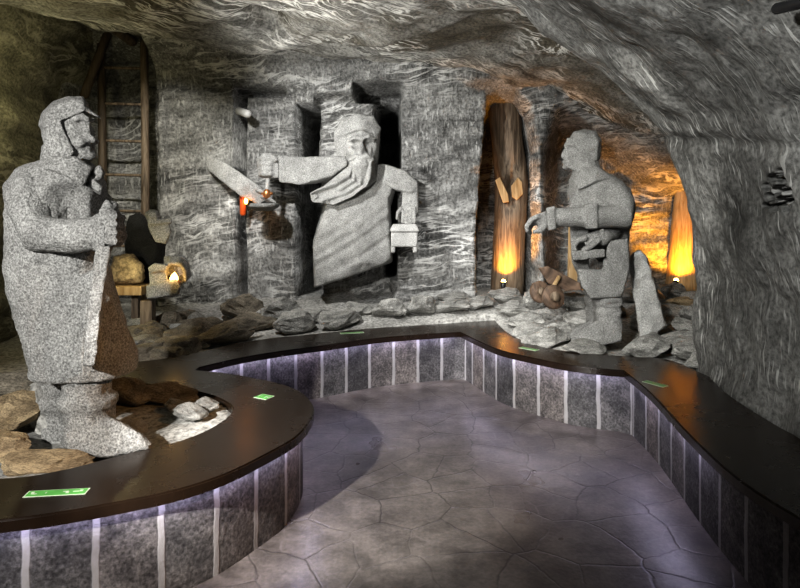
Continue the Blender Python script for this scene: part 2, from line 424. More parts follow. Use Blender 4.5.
ARCH = [(440, 62), (470, 78), (500, 74), (530, 78), (560, 92), (600, 110), (640, 128), (680, 158), (760, 190)]
def wall_depth(px, py):
    o = 0.0
    v = Vector((px*.02, py*.02, 0))
    o += .10*N.fractal(v*.8, .9, 2, 4)
    worked = bx(px, py, 160, 300, 92, 320, 4)
    o += (1-worked)*(.05*N.noise(Vector((px*.012+.5*N.noise(v), py*.075+px*.012, 4.2))) + .02*N.noise(Vector((px*.03, py*.2, 7)))) + .012*N.noise(Vector((px*.16, py*.1, 1)))
    # ladder bay, pillars, slots
    o += .55*bx(px, py, 70, 150, 30, 330, 6)
    o += .10*bx(px, py, 150, 159, 92, 330, 2)
    o += .05*bx(px, py, 167, 233, 99, 330, 2) - .04*bx(px, py, 159, 236, 92, 330, 2)
    o += 1.8*bx(px, py, 235.5, 244, 88, 168, 1.2) + .7*bx(px, py, 238.5, 243.5, 168, 300, 1.2)
    o += .06*bx(px, py, 243, 296, 95, 330, 2) + .35*bx(px, py, 236, 285, 87, 95, 1.5)
    o += 1.9*bx(px, py, 296, 316, 104, 300, 1.5) + .3*bx(px, py, 315, 392, 96, 300, 4)
    st = .0
    for k in range(4):
        st += bx(px, py, 320-7*k, 348, 117+11*k, 168, 1.2)*(2.1 if k == 0 and px < 316 else .09)
    if px < 316 and st > 0: o = min(o, max(.1, 2.2-st*2)) if st > .9 else o
    o -= min(st, .5)*.9
    o += 1.5*bx(px, py, 376, 399, 98, 190, 3) + .7*bx(px, py, 355, 402, 84, 97, 3)
    o += 1.2*bx(px, py, 386, 396, 188, 280, 1.5)
    o += .05*bx(px, py, 300, 390, 262, 310, 3)
    o += .10*bx(px, py, 421, 427, 225, 250, 2)
    # right: post niche, then the low recess behind the seated figure
    top = interp(px, [(470, 300), (484, 150), (488, 108), (500, 103), (518, 104), (530, 118), (536, 150), (541, 230), (546, 300)])
    dz = py-top
    o += 1.25*float(sst(-16, 12, float(dz)))*(1.0 if 470 < px < 548 else 0)*float(sst(474, 490, float(px)))*(1-float(sst(528, 550, float(px))))
    if px > 440:
        a = interp(px, ARCH)
        rec = float(sst(-10, 26, float(py-a)))*float(sst(535, 590, float(px - max(0, (150-py))*.35)))
        o += 1.15*rec
        o -= .18*float(1-sst(-24, 2, float(py-a)))*float(sst(440, 500, float(px)))
        rim = math.exp(-((py-a-4)/7.0)**2)*float(sst(450, 475, float(px)))
        o -= .10*rim
    # ragged brow above the worked face
    o -= .12*float(1-sst(70, 92, float(py)))*float(sst(160, 230, float(px)))
    # leans out over the floor towards the roof
    o -= .95*float(1-sst(10, 80, float(py)))**1.2
    return 7.0 + o
PXS, PYS = np.arange(20, 800, 2.0), np.arange(-30, 325, 2.0)
def wfn(i, j):
    px, py = float(PXS[i]), float(PYS[j])
    q = P(px, py, 7.0); q.y = wall_depth(px, py); return q
structure(grid('wall_back', len(PXS), len(PYS), wfn, M['wall']))

LY, LZ = np.arange(-1.5, 8.2, .05), np.arange(.0, 4.6, .05)
def lfn(i, j):
    y, z = float(LY[i]), float(LZ[j])
    x = -3.85 + .16*N.fractal(Vector((y*.7, z*.9, 9)), .9, 2, 5) + .35*sst(2.9, 4.4, float(z)) + .05*N.noise(Vector((y*1.3, z*6, 3)))
    x += .5*sst(4.5, 2.5, float(y))*0
    return (x, y, z)
structure(grid('wall_left', len(LY), len(LZ), lfn, M['wleft']))

CXS, CYS = np.arange(-4.2, 4.6, .04), np.arange(-1.8, 8.8, .04)
def cfn(i, j):
    x, y = float(CXS[i]), float(CYS[j])
    zb = interp(x, [(-4, 4.0), (-3.3, 3.85), (-1.9, 3.5), (0, 3.3), (1.0, 3.2), (1.7, 3.08), (2.4, 2.8), (3.3, 2.45), (4.6, 2.2)])
    zn = interp(x, [(-4, 3.7), (-2, 3.62), (0, 3.5), (2, 3.4), (4.6, 3.2)])
    t = float(sst(7.3, 4.9, float(y)))
    z = zb*(1-t) + zn*t
    # a step that runs aslant across the roof, and wavy bedding
    q = (y - 5.9) + .42*(x + .4) + .25*N.noise(Vector((x*1.4, y*1.4, 2)))
    z -= .13*float(sst(.12, -.12, float(q)))
    z += .10*N.fractal(Vector((x*.9+y*.3, y*1.1, 5)), .9, 2, 5) + .03*N.noise(Vector((x*1.6+y*.8, y*5+x*2.2, 1)))
    hx, hy = -1.25, 5.65
    z += .35*math.exp(-(((x-hx)/.16)**2 + ((y-hy)/.22)**2))
    return (x, y, z)
structure(grid('ceiling', len(CXS), len(CYS), cfn, M['ceil']))

# near right: a hewn vault that springs from the right wall and ends in an arch
PROF = [(2.2, -.05), (2.22, .48), (2.27, 1.0), (2.29, 1.2), (2.24, 1.5), (2.18, 1.75), (2.10, 2.06), (2.03, 2.24), (1.9, 2.42), (1.53, 2.74), (1.15, 3.02), (.77, 3.28), (.3, 3.56), (-.3, 3.85), (-1.0, 4.1)]
pl = [0.0]
for a, b in zip(PROF[:-1], PROF[1:]): pl.append(pl[-1]+math.dist(a, b))
SV = np.concatenate([np.arange(0, 1.5, .028), np.arange(1.5, 2.25, .009), np.arange(2.25, pl[-1], .028)])
YV = list(np.arange(-1.5, 2.2, .06)) + list(np.arange(2.2, 2.95, .02)) + list(np.arange(2.95, 3.4, .009)) + list(np.arange(3.4, 4.5, .02)) + [4.52, 4.56, 4.6, 4.63, 4.66, 4.68, 4.70, 4.72, 4.75, 4.8, 4.9, 5.1]
OV = [0]*(len(YV)-10) + [.005, .015, .03, .05, .08, .13, .22, .4, .8, 1.4]
HOLES = [(772, 178, 4), (781, 182, 4.2), (766, 187, 3.5), (777, 190, 4), (787, 192, 4), (769, 197, 4), (781, 201, 4.5), (774, 208, 3.5), (786, 209, 3.5), (766, 206, 3), (779, 172, 3), (790, 200, 3)]
def vprof(s, y):
    x = float(np.interp(s, pl, [p[0] for p in PROF])); z = float(np.interp(s, pl, [p[1] for p in PROF]))
    k = min(1.0, max(0.0, (4.6-y)/1.6))
    x -= .16*k*(1-float(sst(1.9, 2.6, float(z)))); z2 = z - .26*k*float(sst(1.0, 2.0, float(z)))
    return x, z2
def vfn(i, j):
    s, y, o = float(SV[i]), float(YV[j]), OV[j]
    x, z = vprof(s, y); x2, z2 = vprof(s+.02, y)
    t = Vector((x2-x, 0, z2-z)).normalized(); n = Vector((t.z, 0, -t.x))     # outward, into the rock
    v = Vector((s, y, 0))
    dsp = .09*N.fractal(v*1.1, .9, 2, 4) + .014*N.noise(Vector((s*3, y*9, 2)))
    dsp += .025*math.exp(-((s-2.32)/.05)**2)                                   # a shadowed crease where wall meets vault
    q = Vector((x, y, z)) + n*(o*(1 if z < 5 else 0) + dsp)
    u = 400 + q.x/max(q.y, .1)*F; w = 213 - (q.z-CAMZ)/max(q.y, .1)*F
    if q.y > 2.4 and u < 812:
        for hx, hy, hr in HOLES:
            d2 = ((u-hx)**2 + (w-hy)**2)/(hr*hr)
            if d2 < 1.6: q += n*.2*max(0.0, min(1.0, (1.5-d2)*2.2))
    return q
structure(grid('wall_right', len(SV), len(YV), vfn, M['vault'], uv=lambda i, j: (float(SV[i]), float(YV[j]))))

# ------------------------------------------------------------------ bench
bench = thing('curved_bench', (.2, 5.0, 0), 'long winding bench with a lacquered dark wood top over stone slabs', 'bench')
def bench_top():
    bm = bmesh.new(); pts = []
    for p in BENCH:
        if not pts or (p-pts[-1]).length > .012: pts.append(p)
    vs = [bm.verts.new((p.x, p.y, .48)) for p in pts]
    f = bm.faces.new(vs); f.normal_update()
    if f.normal.z < 0: f.normal_flip()
    r = bmesh.ops.extrude_face_region(bm, geom=[f])
    bmesh.ops.translate(bm, vec=(0, 0, -.05), verts=[v for v in r['geom'] if isinstance(v, bmesh.types.BMVert)])
    bmesh.ops.recalc_face_normals(bm, faces=bm.faces)
    ed = [e for e in bm.edges if all(abs(v.co.z-.48) < 1e-4 for v in e.verts)]
    bmesh.ops.bevel(bm, geom=ed, offset=.008, segments=2, affect='EDGES', clamp_overlap=True)
    bmesh.ops.triangulate(bm, faces=[f for f in bm.faces if len(f.verts) > 4])
    me = bpy.data.meshes.new('bench_top'); bm.to_mesh(me); bm.free(); localise(me, bench)
    return link('bench_top', me, M['top'], bench, False)
bench_top()
def offset(pl_, d):
    out = []
    for i, p in enumerate(pl_):
        t = (pl_[min(i+1, len(pl_)-1)] - pl_[max(i-1, 0)]).normalized()
        out.append(p + Vector((t.y, -t.x))*d)
    return out
def ribbon(name, line, z0, z1, th, mat, parent, uv=True):
    """a band of wall along a plan line: front face on the line, th thick behind it"""
    bk = offset(line, th); bm = bmesh.new(); lay = bm.loops.layers.uv.new('UVMap')
    u = [0.0]
    for a, b in zip(line[:-1], line[1:]): u.append(u[-1]+(b-a).length)
    rows = []
    for p, q in zip(line, bk):
        rows.append([bm.verts.new((p.x, p.y, z0)), bm.verts.new((p.x, p.y, z1)), bm.verts.new((q.x, q.y, z1)), bm.verts.new((q.x, q.y, z0))])
    for i in range(len(rows)-1):
        for k in range(4):
            f = bm.faces.new([rows[i][k], rows[i+1][k], rows[i+1][(k+1) % 4], rows[i][(k+1) % 4]])
            for lp, (ii, kk) in zip(f.loops, ((i, k), (i+1, k), (i+1, k+1), (i, k+1))):
                lp[lay].uv = (u[ii], lp.vert.co.z)
    bm.faces.new(rows[0][::-1]); bm.faces.new(rows[-1])
    bmesh.ops.recalc_face_normals(bm, faces=bm.faces)
    me = bpy.data.meshes.new(name); bm.to_mesh(me); bm.free(); localise(me, parent)
    return link(name, me, mat, parent, True if uv else False)
for seg in (F_R, F_M, F_B, F_L):
    ln = offset(seg, .065)
    if seg is F_M: ln[0] = offset(F_R, .065)[-1]
    if seg is F_B: ln[0] = offset(F_M, .065)[-1]
    wl = ribbon('facing_wall', ln, 0, .43, .07, M['tiles'], bench)
    for p in wl.data.polygons: p.use_smooth = False
    ls = seg if seg is not F_R else [p for p in seg if p.y > 2.9]
    ribbon('led_strip', offset(ls[1:-1], .016), .4275, .4297, .016, M['led'], bench, False)

# stickers lying on the bench top
def sticker(px, py, w, d, rot, mat, label, skew=0):
    q = P(px, py, 702/(py-213)); t = thing('floor_sticker', (q.x, q.y, .4815), label, 'sticker', 'green stickers on the bench top')
    t.name = 'bench_sticker'; t.rotation_euler = (0, 0, rot)
    solid('sticker_border', Sh().box((0, 0, 0), (w, d, .0008)), M['white'], t, 0, local=False)
    solid('sticker_film', Sh().box((0, 0, .0012), (w*.955, d*.86, .0006)), mat, t, 0, local=False)
    for k, (a, b, ww) in enumerate([(-.8, .25, .05), (-.72, -.2, .09), (-.35, 0, .02), (.28, .15, .09), (.36, -.25, .05), (.62, 0, .1), (.78, .2, .05)]):
        solid('print', Sh().box((a*w, b*d, .0022), (ww*w, d*.12 if k % 2 else d*.22, .0004)), M['white'] if mat is M['green'] else M['greend'], t, 0, local=False)
sticker(57, 493, .122, .028, .12, M['green'], 'bright green sticker on the round end of the bench, nearest the viewer')
sticker(264, 397, .05, .042, -.5, M['green'], 'small green sticker on the round bench end beside the orange reflection')
sticker(352, 333, .115, .03, .25, M['greend'], 'dull green sticker on the far bench below the rubble')
sticker(529, 349, .085, .03, -.75, M['greend'], 'pale green sticker on the bench below the seated statue')
sticker(655, 384, .08, .03, -1.0, M['greend'], 'yellowish green sticker on the right bench by its inner corner')

# ------------------------------------------------------------------ statue with staff (left)
D1 = 3.15
L1 = Vector((P(85, 445, D1).x, D1, .40)); D1X = .015
s1 = thing('miner_statue', L1, 'grey salt statue of a standing miner in cap and long coat gripping a staff', 'statue')
T = lambda px, py, t=0.0: P(px, py, D1+t)
# coat
sh = Sh().stack([(160, 62, 20, 0, .10), (170, 57, 38, 0, .15), (184, 54, 45, 0, .19), (210, 54, 43, 0, .20), (245, 53, 44, 0, .185), (256, 54, 44, 0, .185), (262, 54, 46, 0, .19),
                 (290, 60, 48, 0, .2), (335, 74, 47, 0, .21), (358, 82, 48, 0, .22), (373, 82, 47, 0, .22)], D1)
sh.slab([(12, 192), (32, 163), (40, 200), (30, 262), (13, 250), (8, 236)], D1, -.1, .16)
sh.hull([T(x, y, -.2) for x, y in [(33, 335), (40, 300), (92, 268), (96, 368), (60, 380), (36, 379)]] + [T(x, y, t) for x, y, t in [(106, 275, -.02), (128, 340, 0), (127, 356, 0)]] + [T(x, y, .2) for x, y in [(36, 335), (40, 300), (108, 275), (127, 345), (122, 360), (40, 379)]])
gr = [([T(95, 275, -.22), T(93, 320, -.22), T(88, 368, -.22)], .02, .02), ([T(58, 275, -.2), T(57, 320, -.22), T(56, 380, -.22)], .015, .012),
      ([T(8, 258, -.1), T(40, 266, -.2), T(100, 264, -.2)], .022, .025)]
coat = stone('coat', sh, M['st1'], s1, .013, 2, .007, gr, [(T(62, 206, -.2), .13, .09), (T(70, 222, -.2), .1, .07)])
sh = Sh().lim([(27, 184, D1-.12, 18), (27, 212, D1-.16, 19), (36, 234, D1-.2, 19), (70, 236, D1-.23, 18), (98, 232, D1-.24, 16)])
sh.slab([(92, 214), (101, 213), (102, 248), (92, 252)], D1, -.33, -.13)
gr = [([T(50, 200, -.2), T(45, 222, -.28), T(60, 250, -.28)], .015, .012), ([T(20, 215, -.25), T(50, 225, -.3), T(85, 248, -.3)], .014, .01), ([T(60, 240, -.33), T(90, 222, -.33)], .012, .008)]
stone('sleeve', sh, M['st1'], s1, .012, 2, .006, gr)
sh = Sh().lim([(78, 184, D1+.13, 18), (104, 222, D1+.17, 16), (112, 236, D1-.02, 12)])
stone('sleeve', sh, M['st1'], s1, .014, 2, .006)
# collar and scarf
sh = Sh().hull([T(60, 158, -.14), T(72, 156, -.15), T(91, 168, -.13), T(80, 188, -.2), T(70, 178, -.22), T(52, 166, -.18), T(60, 156, .1), T(88, 165, .1), T(80, 172, .12)])
sh.hull([T(40, 158, -.1), T(62, 155, -.16), T(70, 178, -.21), T(50, 168, -.2), T(34, 168, -.14), T(45, 160, .1)])
stone('collar', sh, M['st1'], s1, .011, 2, .004)
sh = Sh().pillow([(88, 170), (97, 164), (102, 172), (100, 180), (92, 178)], D1, -.12, -.02)
sh.pillow([(84, 174), (91, 178), (102, 188), (99, 196), (92, 192), (86, 184)], D1, -.14, -.03)
stone('neckerchief', sh, M['st1'], s1, .009, 2, .004)
# head
sh = Sh().ell(T(63, 130), (.125, .085, .15))
sh.hull([T(80, 112, -.075), T(84, 112, .06), T(88, 124, -.06), T(87, 124, .05), T(86, 140, -.07), T(88, 142, .05), T(88, 156, -.035), T(88, 156, .03), T(78, 160, -.05), T(78, 160, .04), T(60, 150, -.085), T(60, 150, .08), T(60, 118, -.09), T(60, 118, .08)])
sh.hull([T(86, 121, -.02), T(86, 121, .01), T(94, 135, -.008), T(87, 137, -.035), T(87, 137, .025), T(92, 138, -.005)])
sh.lim([(74, 147, D1-.08, 3), (81, 141, D1-.09, 4.6), (88, 139.5, D1-.07, 4.8), (93, 142, D1-.02, 3.6)], 8)
sh.lim([(68, 121, D1-.085, 2.5), (76, 117.5, D1-.082, 3.5), (85, 119, D1-.06, 3.2), (90, 120, D1-.02, 2.5)], 8)
sh.lim([(80, 148, D1-.06, 2.6), (86, 148, D1-.05, 3), (91, 148, D1-.01, 2.6)], 8)
sh.ell(T(86, 155, -.01), (.04, .045, .03)); sh.ell(T(71, 136, -.072), (.04, .025, .032))
sh.lim([(60, 148, D1, 19), (60, 172, D1, 21)])
sh.ell(T(78.5, 126, -.066), (.014, .012, .011))
dn = [(T(78, 125.5, -.078), .03, .016), (T(85, 127, -.058), .022, .012), (T(73, 149, -.08), .03, .012)]
gr = [([T(80, 144.5, -.09), T(88, 144.5, -.07), T(93, 145, -.01)], .012, .01), ([T(74, 126, -.09), T(82, 127, -.085)], .007, -.006)]
stone('head', sh, M['st1'], s1, .008, 1, .0035, gr, dn)
# cap with flap over the neck
sh = Sh()
sh.hull([T(x, y, t) for x, y, t in [(35, 126, 0), (39, 112, 0), (50, 101, 0), (65, 96, 0), (80, 97, 0), (86, 103, 0), (86, 111, 0),
      (40, 127, -.11), (44, 114, -.11), (56, 103, -.09), (70, 99, -.07), (81, 101, -.06), (82, 111, -.085), (62, 119, -.115),
      (40, 127, .11), (44, 114, .11), (56, 103, .09), (70, 99, .07), (81, 101, .06), (82, 111, .085), (62, 119, .115)]])
sh.hull([T(82, 106, -.05), T(82, 106, .06), T(83, 112, -.07), T(83, 112, .07), T(97, 116, -.03), T(98, 119, -.03), T(97, 116, .04), T(98, 119, .04)])
sh.hull([T(x, y, t) for x, y, t in [(37, 126, -.06), (44, 124, -.11), (57, 120, -.118), (58, 134, -.118), (71, 152, -.10), (66, 160, -.11), (48, 158, -.11), (42, 146, -.09), (37, 126, .06), (57, 120, .11), (66, 158, .1), (46, 156, .1)]])
gr = [([T(36, 128, -.12), T(60, 120, -.13), T(83, 111, -.11)], .012, .011), ([T(57, 120, -.13), T(58, 134, -.13), T(70, 153, -.12)], .010, .012),
      ([T(44, 140, -.12), T(57, 136, -.13)], .012, .006), ([T(46, 150, -.12), T(62, 146, -.13)], .012, .006)]
stone('cap', sh, M['st1'], s1, .009, 2, .004, gr)
# fist, thumb on top, four fingers curled over the staff
sh = Sh().hull([T(x, y, t) for x, y, t in [(98, 214, -.32), (99, 243, -.31), (110, 247, -.33), (114, 212, -.33), (98, 216, -.2), (99, 243, -.2), (112, 246, -.2), (114, 212, -.2), (106, 207, -.26)]])
for k, y in enumerate((216, 224, 232, 240)):
    sh.lim([(104, y, D1-.33, 4.6), (113, y+1, D1-.335, 4.8), (118.5-k*.9, y+2, D1-.29, 4.6), (116-k, y+2, D1-.22, 4), (108, y+1, D1-.19, 3.6)], 8)
sh.lim([(101, 222, D1-.31, 6), (102, 211, D1-.32, 6.4), (106, 204, D1-.31, 6.4), (111, 206, D1-.29, 5)], 8)
gr = [([T(104, y, -.36), T(121, y+1.5, -.33)], .008, .009) for y in (220, 228, 236)]
stone('hand', sh, M['st1'], s1, .0075, 1, .003, gr)
sh = Sh().hull([T(93, 246, -.33), T(108, 246, -.33), T(93, 246, -.24), T(108, 246, -.24), T(98, 300, -.36), T(85, 300, -.36), T(92, 366, -.33), T(80, 366, -.33), T(99, 300, -.26), T(86, 300, -.26), T(92, 366, -.25), T(80, 366, -.25)])
sh.slab([(102, 204), (112, 204), (110, 250), (98, 250)], D1, -.29, -.23)
stone('staff', sh, M['st1'], s1, .010, 2, .004)
# legs and boots
def boot(dx, t, sx):
    s = Sh().lim([(82+dx, 365, D1+t, 25), (84+dx, 385, D1+t, 23), (85+dx, 398, D1+t, 22)])
    s.stack([(396, 86+dx, 26, t, .125), (404, 86+dx, 26, t, .125), (408, 86+dx, 22, t, .11), (424, 88+dx, 21, t, .11), (440, 90+dx, 27, t, .125)], D1)
    s.hull([T(60+dx, 430, t-.1), T(64+dx, 424, t+.1), T(62+dx, 450, t-.12), T(62+dx, 450, t+.1), T(108+dx, 418, t-.08), T(108+dx, 418, t+.08), T(138+dx, 434, t-.1), T(140+dx, 432, t+.07), T(150+dx, 442, t-.05), T(146+dx, 449, t-.1), T(146+dx, 449, t+.08), T(105+dx, 458, t-.14), T(105+dx, 456, t+.1)])
    gr = [([T(62+dx, 405, t-.14), T(85+dx, 410, t-.14), T(110+dx, 404, t-.14)], .018, .016), ([T(68+dx, 425, t-.13), T(100+dx, 430, t-.14), T(115+dx, 424, t-.1)], .018, .012)]
    return stone('boot', s, M['st1'], s1, .012, 3, .007, gr)
boot(0, -.08, 1); boot(-22, .2, 1)
sh = Sh().pillow([(28, 385), (45, 372), (68, 376), (72, 425), (55, 448), (34, 440), (24, 415)], D1, .1, .42)
stone('support_block', sh, M['slab'], s1, .016, 3, .014)
s1.location.x += D1X

# ------------------------------------------------------------------ seated statue (right)
D2 = 5.4
s2 = thing('seated_miner_statue', (P(600, 343, D2).x, D2, .44), 'grey salt statue of a miner in profile reaching one arm forward', 'statue')
U = lambda px, py, t=0.0: P(px, py, D2+t)
sh = Sh().stack([(170, 588, 14, 0, .1), (179, 594, 23, 0, .2), (190, 599, 29, 0, .25), (208, 602, 31, 0, .26), (222, 604, 27, .04, .2), (230, 606, 23, .1, .14), (246, 608, 20, .12, .1), (262, 612, 14, .12, .1)], D2)
sh.slab([(569, 208), (576, 190), (588, 196), (589, 290), (581, 281), (572, 262)], D2, -.14, .16)
sh.hull([U(609, 241, -.22), U(628, 238, -.2), U(630, 268, -.2), U(622, 296, -.22), U(604, 278, -.24), U(603, 262, -.24), U(609, 241, .1), U(628, 238, .1), U(630, 268, .1), U(622, 296, .1), U(604, 278, .1)])
sh.hull([U(603, 270, -.24), U(622, 297, -.24), U(591, 299, -.26), U(582, 287, -.24), U(576, 268, -.2), U(592, 274, -.24), U(603, 270, .1), U(622, 297, .1), U(591, 299, .1), U(582, 287, .1), U(576, 268, .1)])
gr = [([U(573, 185, -.2), U(577, 215, -.2), U(578, 296, -.18)], .02, .02), ([U(585, 220, -.2), U(584, 296, -.18)], .015, .012), ([U(600, 190, -.25), U(597, 208, -.28)], .02, .014), ([U(612, 245, -.24), U(600, 285, -.28)], .02, .01)]
stone('coat', sh, M['st2'], s2, .014, 3, .006, gr)
sh = Sh().lim([(611, 190, D2-.16, 14), (622, 206, D2-.22, 13.5), (624, 216, D2-.25, 12.5), (598, 217, D2-.28, 11), (570, 217, D2-.3, 10), (552, 218, D2-.31, 9.5)])
sh.slab([(546, 208), (555, 206), (556, 229), (548, 231)], D2, -.41, -.21)
sh.slab([(585, 204), (598, 203), (598, 229), (586, 229)], D2, -.39, -.18)
gr = [([U(600, 205, -.4), U(600, 229, -.4)], .014, .014), ([U(625, 200, -.32), U(612, 215, -.35)], .016, .01), ([U(557, 206, -.4), U(558, 230, -.4)], .012, .012)]
stone('sleeve', sh, M['st2'], s2, .012, 2, .005, gr)
sh = Sh().hull([U(546, 211, -.36), U(548, 226, -.36), U(538, 228, -.35), U(536, 214, -.36), U(546, 212, -.26), U(548, 226, -.27), U(538, 228, -.27), U(537, 215, -.27)])
for k in range(4):
    t = -.365 + .03*k
    sh.lim([(538, 216.5+k*1.5, D2+t, 3), (531, 220+k*1.6, D2+t, 2.9), (526.5+k*.8, 226+k*1.5, D2+t, 2.5), (527+k, 231+k, D2+t+.01, 2)], 8)
sh.lim([(545, 226, D2-.35, 3.2), (540, 231, D2-.36, 2.9), (534, 232, D2-.36, 2.4)], 8)
stone('hand', sh, M['st2'], s2, .009, 1, .003)
sh = Sh().lim([(604, 212, D2+.1, 13), (610, 232, D2-.05, 11), (600, 238, D2-.22, 9)])
stone('sleeve', sh, M['st2'], s2, .014, 2, .005)
sh = Sh().hull([U(604, 228, -.28), U(605, 240, -.28), U(586, 246, -.3), U(582, 236, -.3), U(602, 228, -.17), U(604, 242, -.17), U(585, 247, -.18), U(582, 236, -.18)])
for k in range(4):
    t = -.31 + .035*k
    sh.lim([(586, 238+k*.5, D2+t, 3.2), (578, 240+k, D2+t, 3), (573.5+k*.6, 246, D2+t, 2.7), (575+k, 250, D2+t, 2.2)], 8)
sh.lim([(598, 240, D2-.31, 3.2), (590, 247, D2-.33, 3), (583, 250, D2-.32, 2.4)], 8)
stone('hand', sh, M['st2'], s2, .009, 1, .003)
sh = Sh().hull([U(571, 251, -.36), U(605, 249, -.3), U(605, 257, -.3), U(573, 261, -.36), U(571, 251, -.14), U(605, 249, -.14), U(605, 257, -.14), U(573, 261, -.14)])
stone('held_plate', sh, M['st2'], s2, .010, 1, .003)
sh = Sh().ell(U(584, 149), (.15, .105, .17))
sh.hull([U(567, 138, -.07), U(567, 138, .07), U(565, 148, -.06), U(565, 148, .06), U(565, 166, -.05), U(565, 166, .05), U(575, 171, -.07), U(575, 171, .07), U(592, 166, -.09), U(592, 166, .09), U(590, 140, -.1), U(590, 140, .1)])
sh.hull([U(566, 146, -.015), U(566, 146, .02), U(560.5, 156, -.008), U(561, 158, .01), U(566, 158, -.03), U(566, 158, .03)])
sh.lim([(575, 145, D2-.085, 2), (569, 144, D2-.07, 2.6), (565.5, 145, D2-.02, 2.2)], 8)
sh.lim([(572, 162, D2-.06, 2), (566, 161.5, D2-.045, 2.4), (564, 162, D2, 2)], 8); sh.ell(U(566, 167), (.03, .04, .025))
sh.lim([(584, 162, D2, 13), (589, 180, D2, 15)])
dn = [(U(570, 149, -.08), .035, .016)]
stone('head', sh, M['st2'], s2, .010, 1, .004, [([U(572, 164.4, -.08), U(564, 164.5, -.02)], .01, .008)], dn)
sh = Sh().hull([U(x, y, t) for x, y, t in [(569, 139, 0), (573, 131, 0), (585, 129, 0), (597, 131, 0), (602, 140, 0), (601, 158, 0), (592, 165, 0),
      (573, 140, -.1), (577, 133, -.08), (595, 134, -.08), (598, 142, -.115), (597, 160, -.1), (588, 164, -.1), (580, 152, -.115),
      (573, 140, .1), (577, 133, .08), (595, 134, .08), (598, 142, .115), (597, 160, .1), (588, 164, .1), (580, 152, .115)]])
stone('hood', sh, M['st2'], s2, .010, 2, .004, [([U(570, 143, -.12), U(585, 141, -.13), U(601, 144, -.12)], .014, .009)])
sh = Sh().hull([U(573, 182, -.16), U(582, 168, -.13), U(598, 166, -.14), U(612, 178, -.2), U(596, 180, -.26), U(578, 190, -.24), U(582, 168, .12), U(610, 176, .15), U(598, 164, .1)])
stone('collar', sh, M['st2'], s2, .012, 1, .004)
def boot2(dx, t):
    s = Sh().stack([(296, 607+dx, 14, t, .13), (303, 607+dx, 14, t, .135), (306, 607+dx, 12, t, .115), (311, 607+dx, 13.5, t, .13), (315, 607+dx, 12, t, .115), (324, 608+dx, 13, t, .12), (334, 606+dx, 15, t, .13)], D2)
    s.hull([U(577+dx, 336, t-.08), U(582+dx, 328, t-.08), U(600+dx, 319, t-.1), U(621+dx, 322, t-.1), U(622+dx, 341, t-.12), U(600+dx, 346, t-.14), U(584+dx, 345, t-.12),
            U(577+dx, 336, t+.06), U(582+dx, 328, t+.06), U(600+dx, 319, t+.1), U(621+dx, 322, t+.1), U(622+dx, 341, t+.1), U(584+dx, 343, t+.08)])
    stone('boot', s, M['st2'], s2, .012, 2, .005, [([U(577+dx, 338, t-.15), U(600+dx, 338, t-.16), U(622+dx, 334, t-.13)], .012, .008)] + [([U(592+dx, yy, t-.13), U(607+dx, yy+1, t-.15), U(622+dx, yy-1, t-.13)], .03, .028) for yy in (305, 314)])
boot2(0, -.1); boot2(-8, .22)

sl = Sh().slab([(629, 262), (633, 253), (640, 250), (646, 256), (657, 292), (666, 326), (655, 334), (640, 337)], D2, .05, .3)
sl = stone('leaning_slab', sl, M['st4'], None, .014, 3, .012, local=False)
tag(sl, 'pale rough salt slab leaning behind the seated statue', 'stone slab')

# ------------------------------------------------------------------ relief of the bearded man
D3 = 6.78
s3 = thing('bearded_relief_statue', (P(352, 290, D3).x, D3, .62), 'bearded robed man carved in relief reaching one arm out along the wall', 'relief')
V = lambda px, py, t=0.0: P(px, py, D3+t)
sh = Sh().hull([V(x, y, t) for x, y, t in [(336, 190, -.1), (388, 186, -.06), (388, 215, -.12), (391, 258, -.1), (384, 264, -.12), (345, 278, -.15), (316, 287, -.12), (313, 245, -.12), (326, 205, -.14), (355, 225, -.24), (360, 262, -.22),
      (330, 185, .3), (390, 186, .3), (393, 262, .3), (314, 288, .3), (313, 240, .3)]])
sh.hull([V(x, y, t) for x, y, t in [(340, 165, -.05), (384, 164, -.02), (400, 172, .05), (390, 195, -.1), (345, 205, -.14), (332, 190, -.08), (338, 165, .3), (398, 170, .3), (392, 205, .3), (330, 205, .3)]])
gr = []
for a, b in (((316, 256), (386, 208)), ((315, 266), (390, 218)), ((322, 240), (372, 206)), ((330, 272), (391, 236))):
    m = ((a[0]+b[0])/2, (a[1]+b[1])/2+3)
    gr.append(([V(*a, -.13), V(*m, -.22), V(*b, -.1)], .05, .02))
stone('robe', sh, M['st3'], s3, .018, 2, .006, gr)
sh = Sh().hull([V(x, y, t) for x, y, t in [(279, 157, -.26), (279, 182, -.26), (300, 185, -.24), (332, 176, -.18), (348, 165, -.12), (346, 156, -.1), (279, 158, -.06), (279, 182, -.06), (332, 182, .2), (346, 158, .2)]])
stone('sleeve', sh, M['st3'], s3, .016, 2, .006, [([V(283, 156, -.28), V(283, 185, -.28)], .03, .02), ([V(290, 175, -.28), V(330, 165, -.2)], .03, .012)])
sh = Sh().hull([V(x, y, t) for x, y, t in [(278, 159, -.24), (279, 178, -.24), (264, 178, -.24), (262, 158, -.24), (270, 155, -.2), (278, 159, -.08), (279, 178, -.08), (263, 178, -.08), (262, 158, -.08)]])
for k, y in enumerate((159, 164, 169, 174)):
    sh.lim([(271, y, D3-.25, 3), (263, y, D3-.27, 3), (258.5+k*.5, y+.5, D3-.2, 2.8), (262, y+.5, D3-.12, 2.4)], 8)
sh.lim([(276, 160, D3-.26, 3), (270, 155.5, D3-.26, 3), (263, 155.5, D3-.24, 2.6)], 8)
stone('hand', sh, M['st3'], s3, .011, 1, .003)
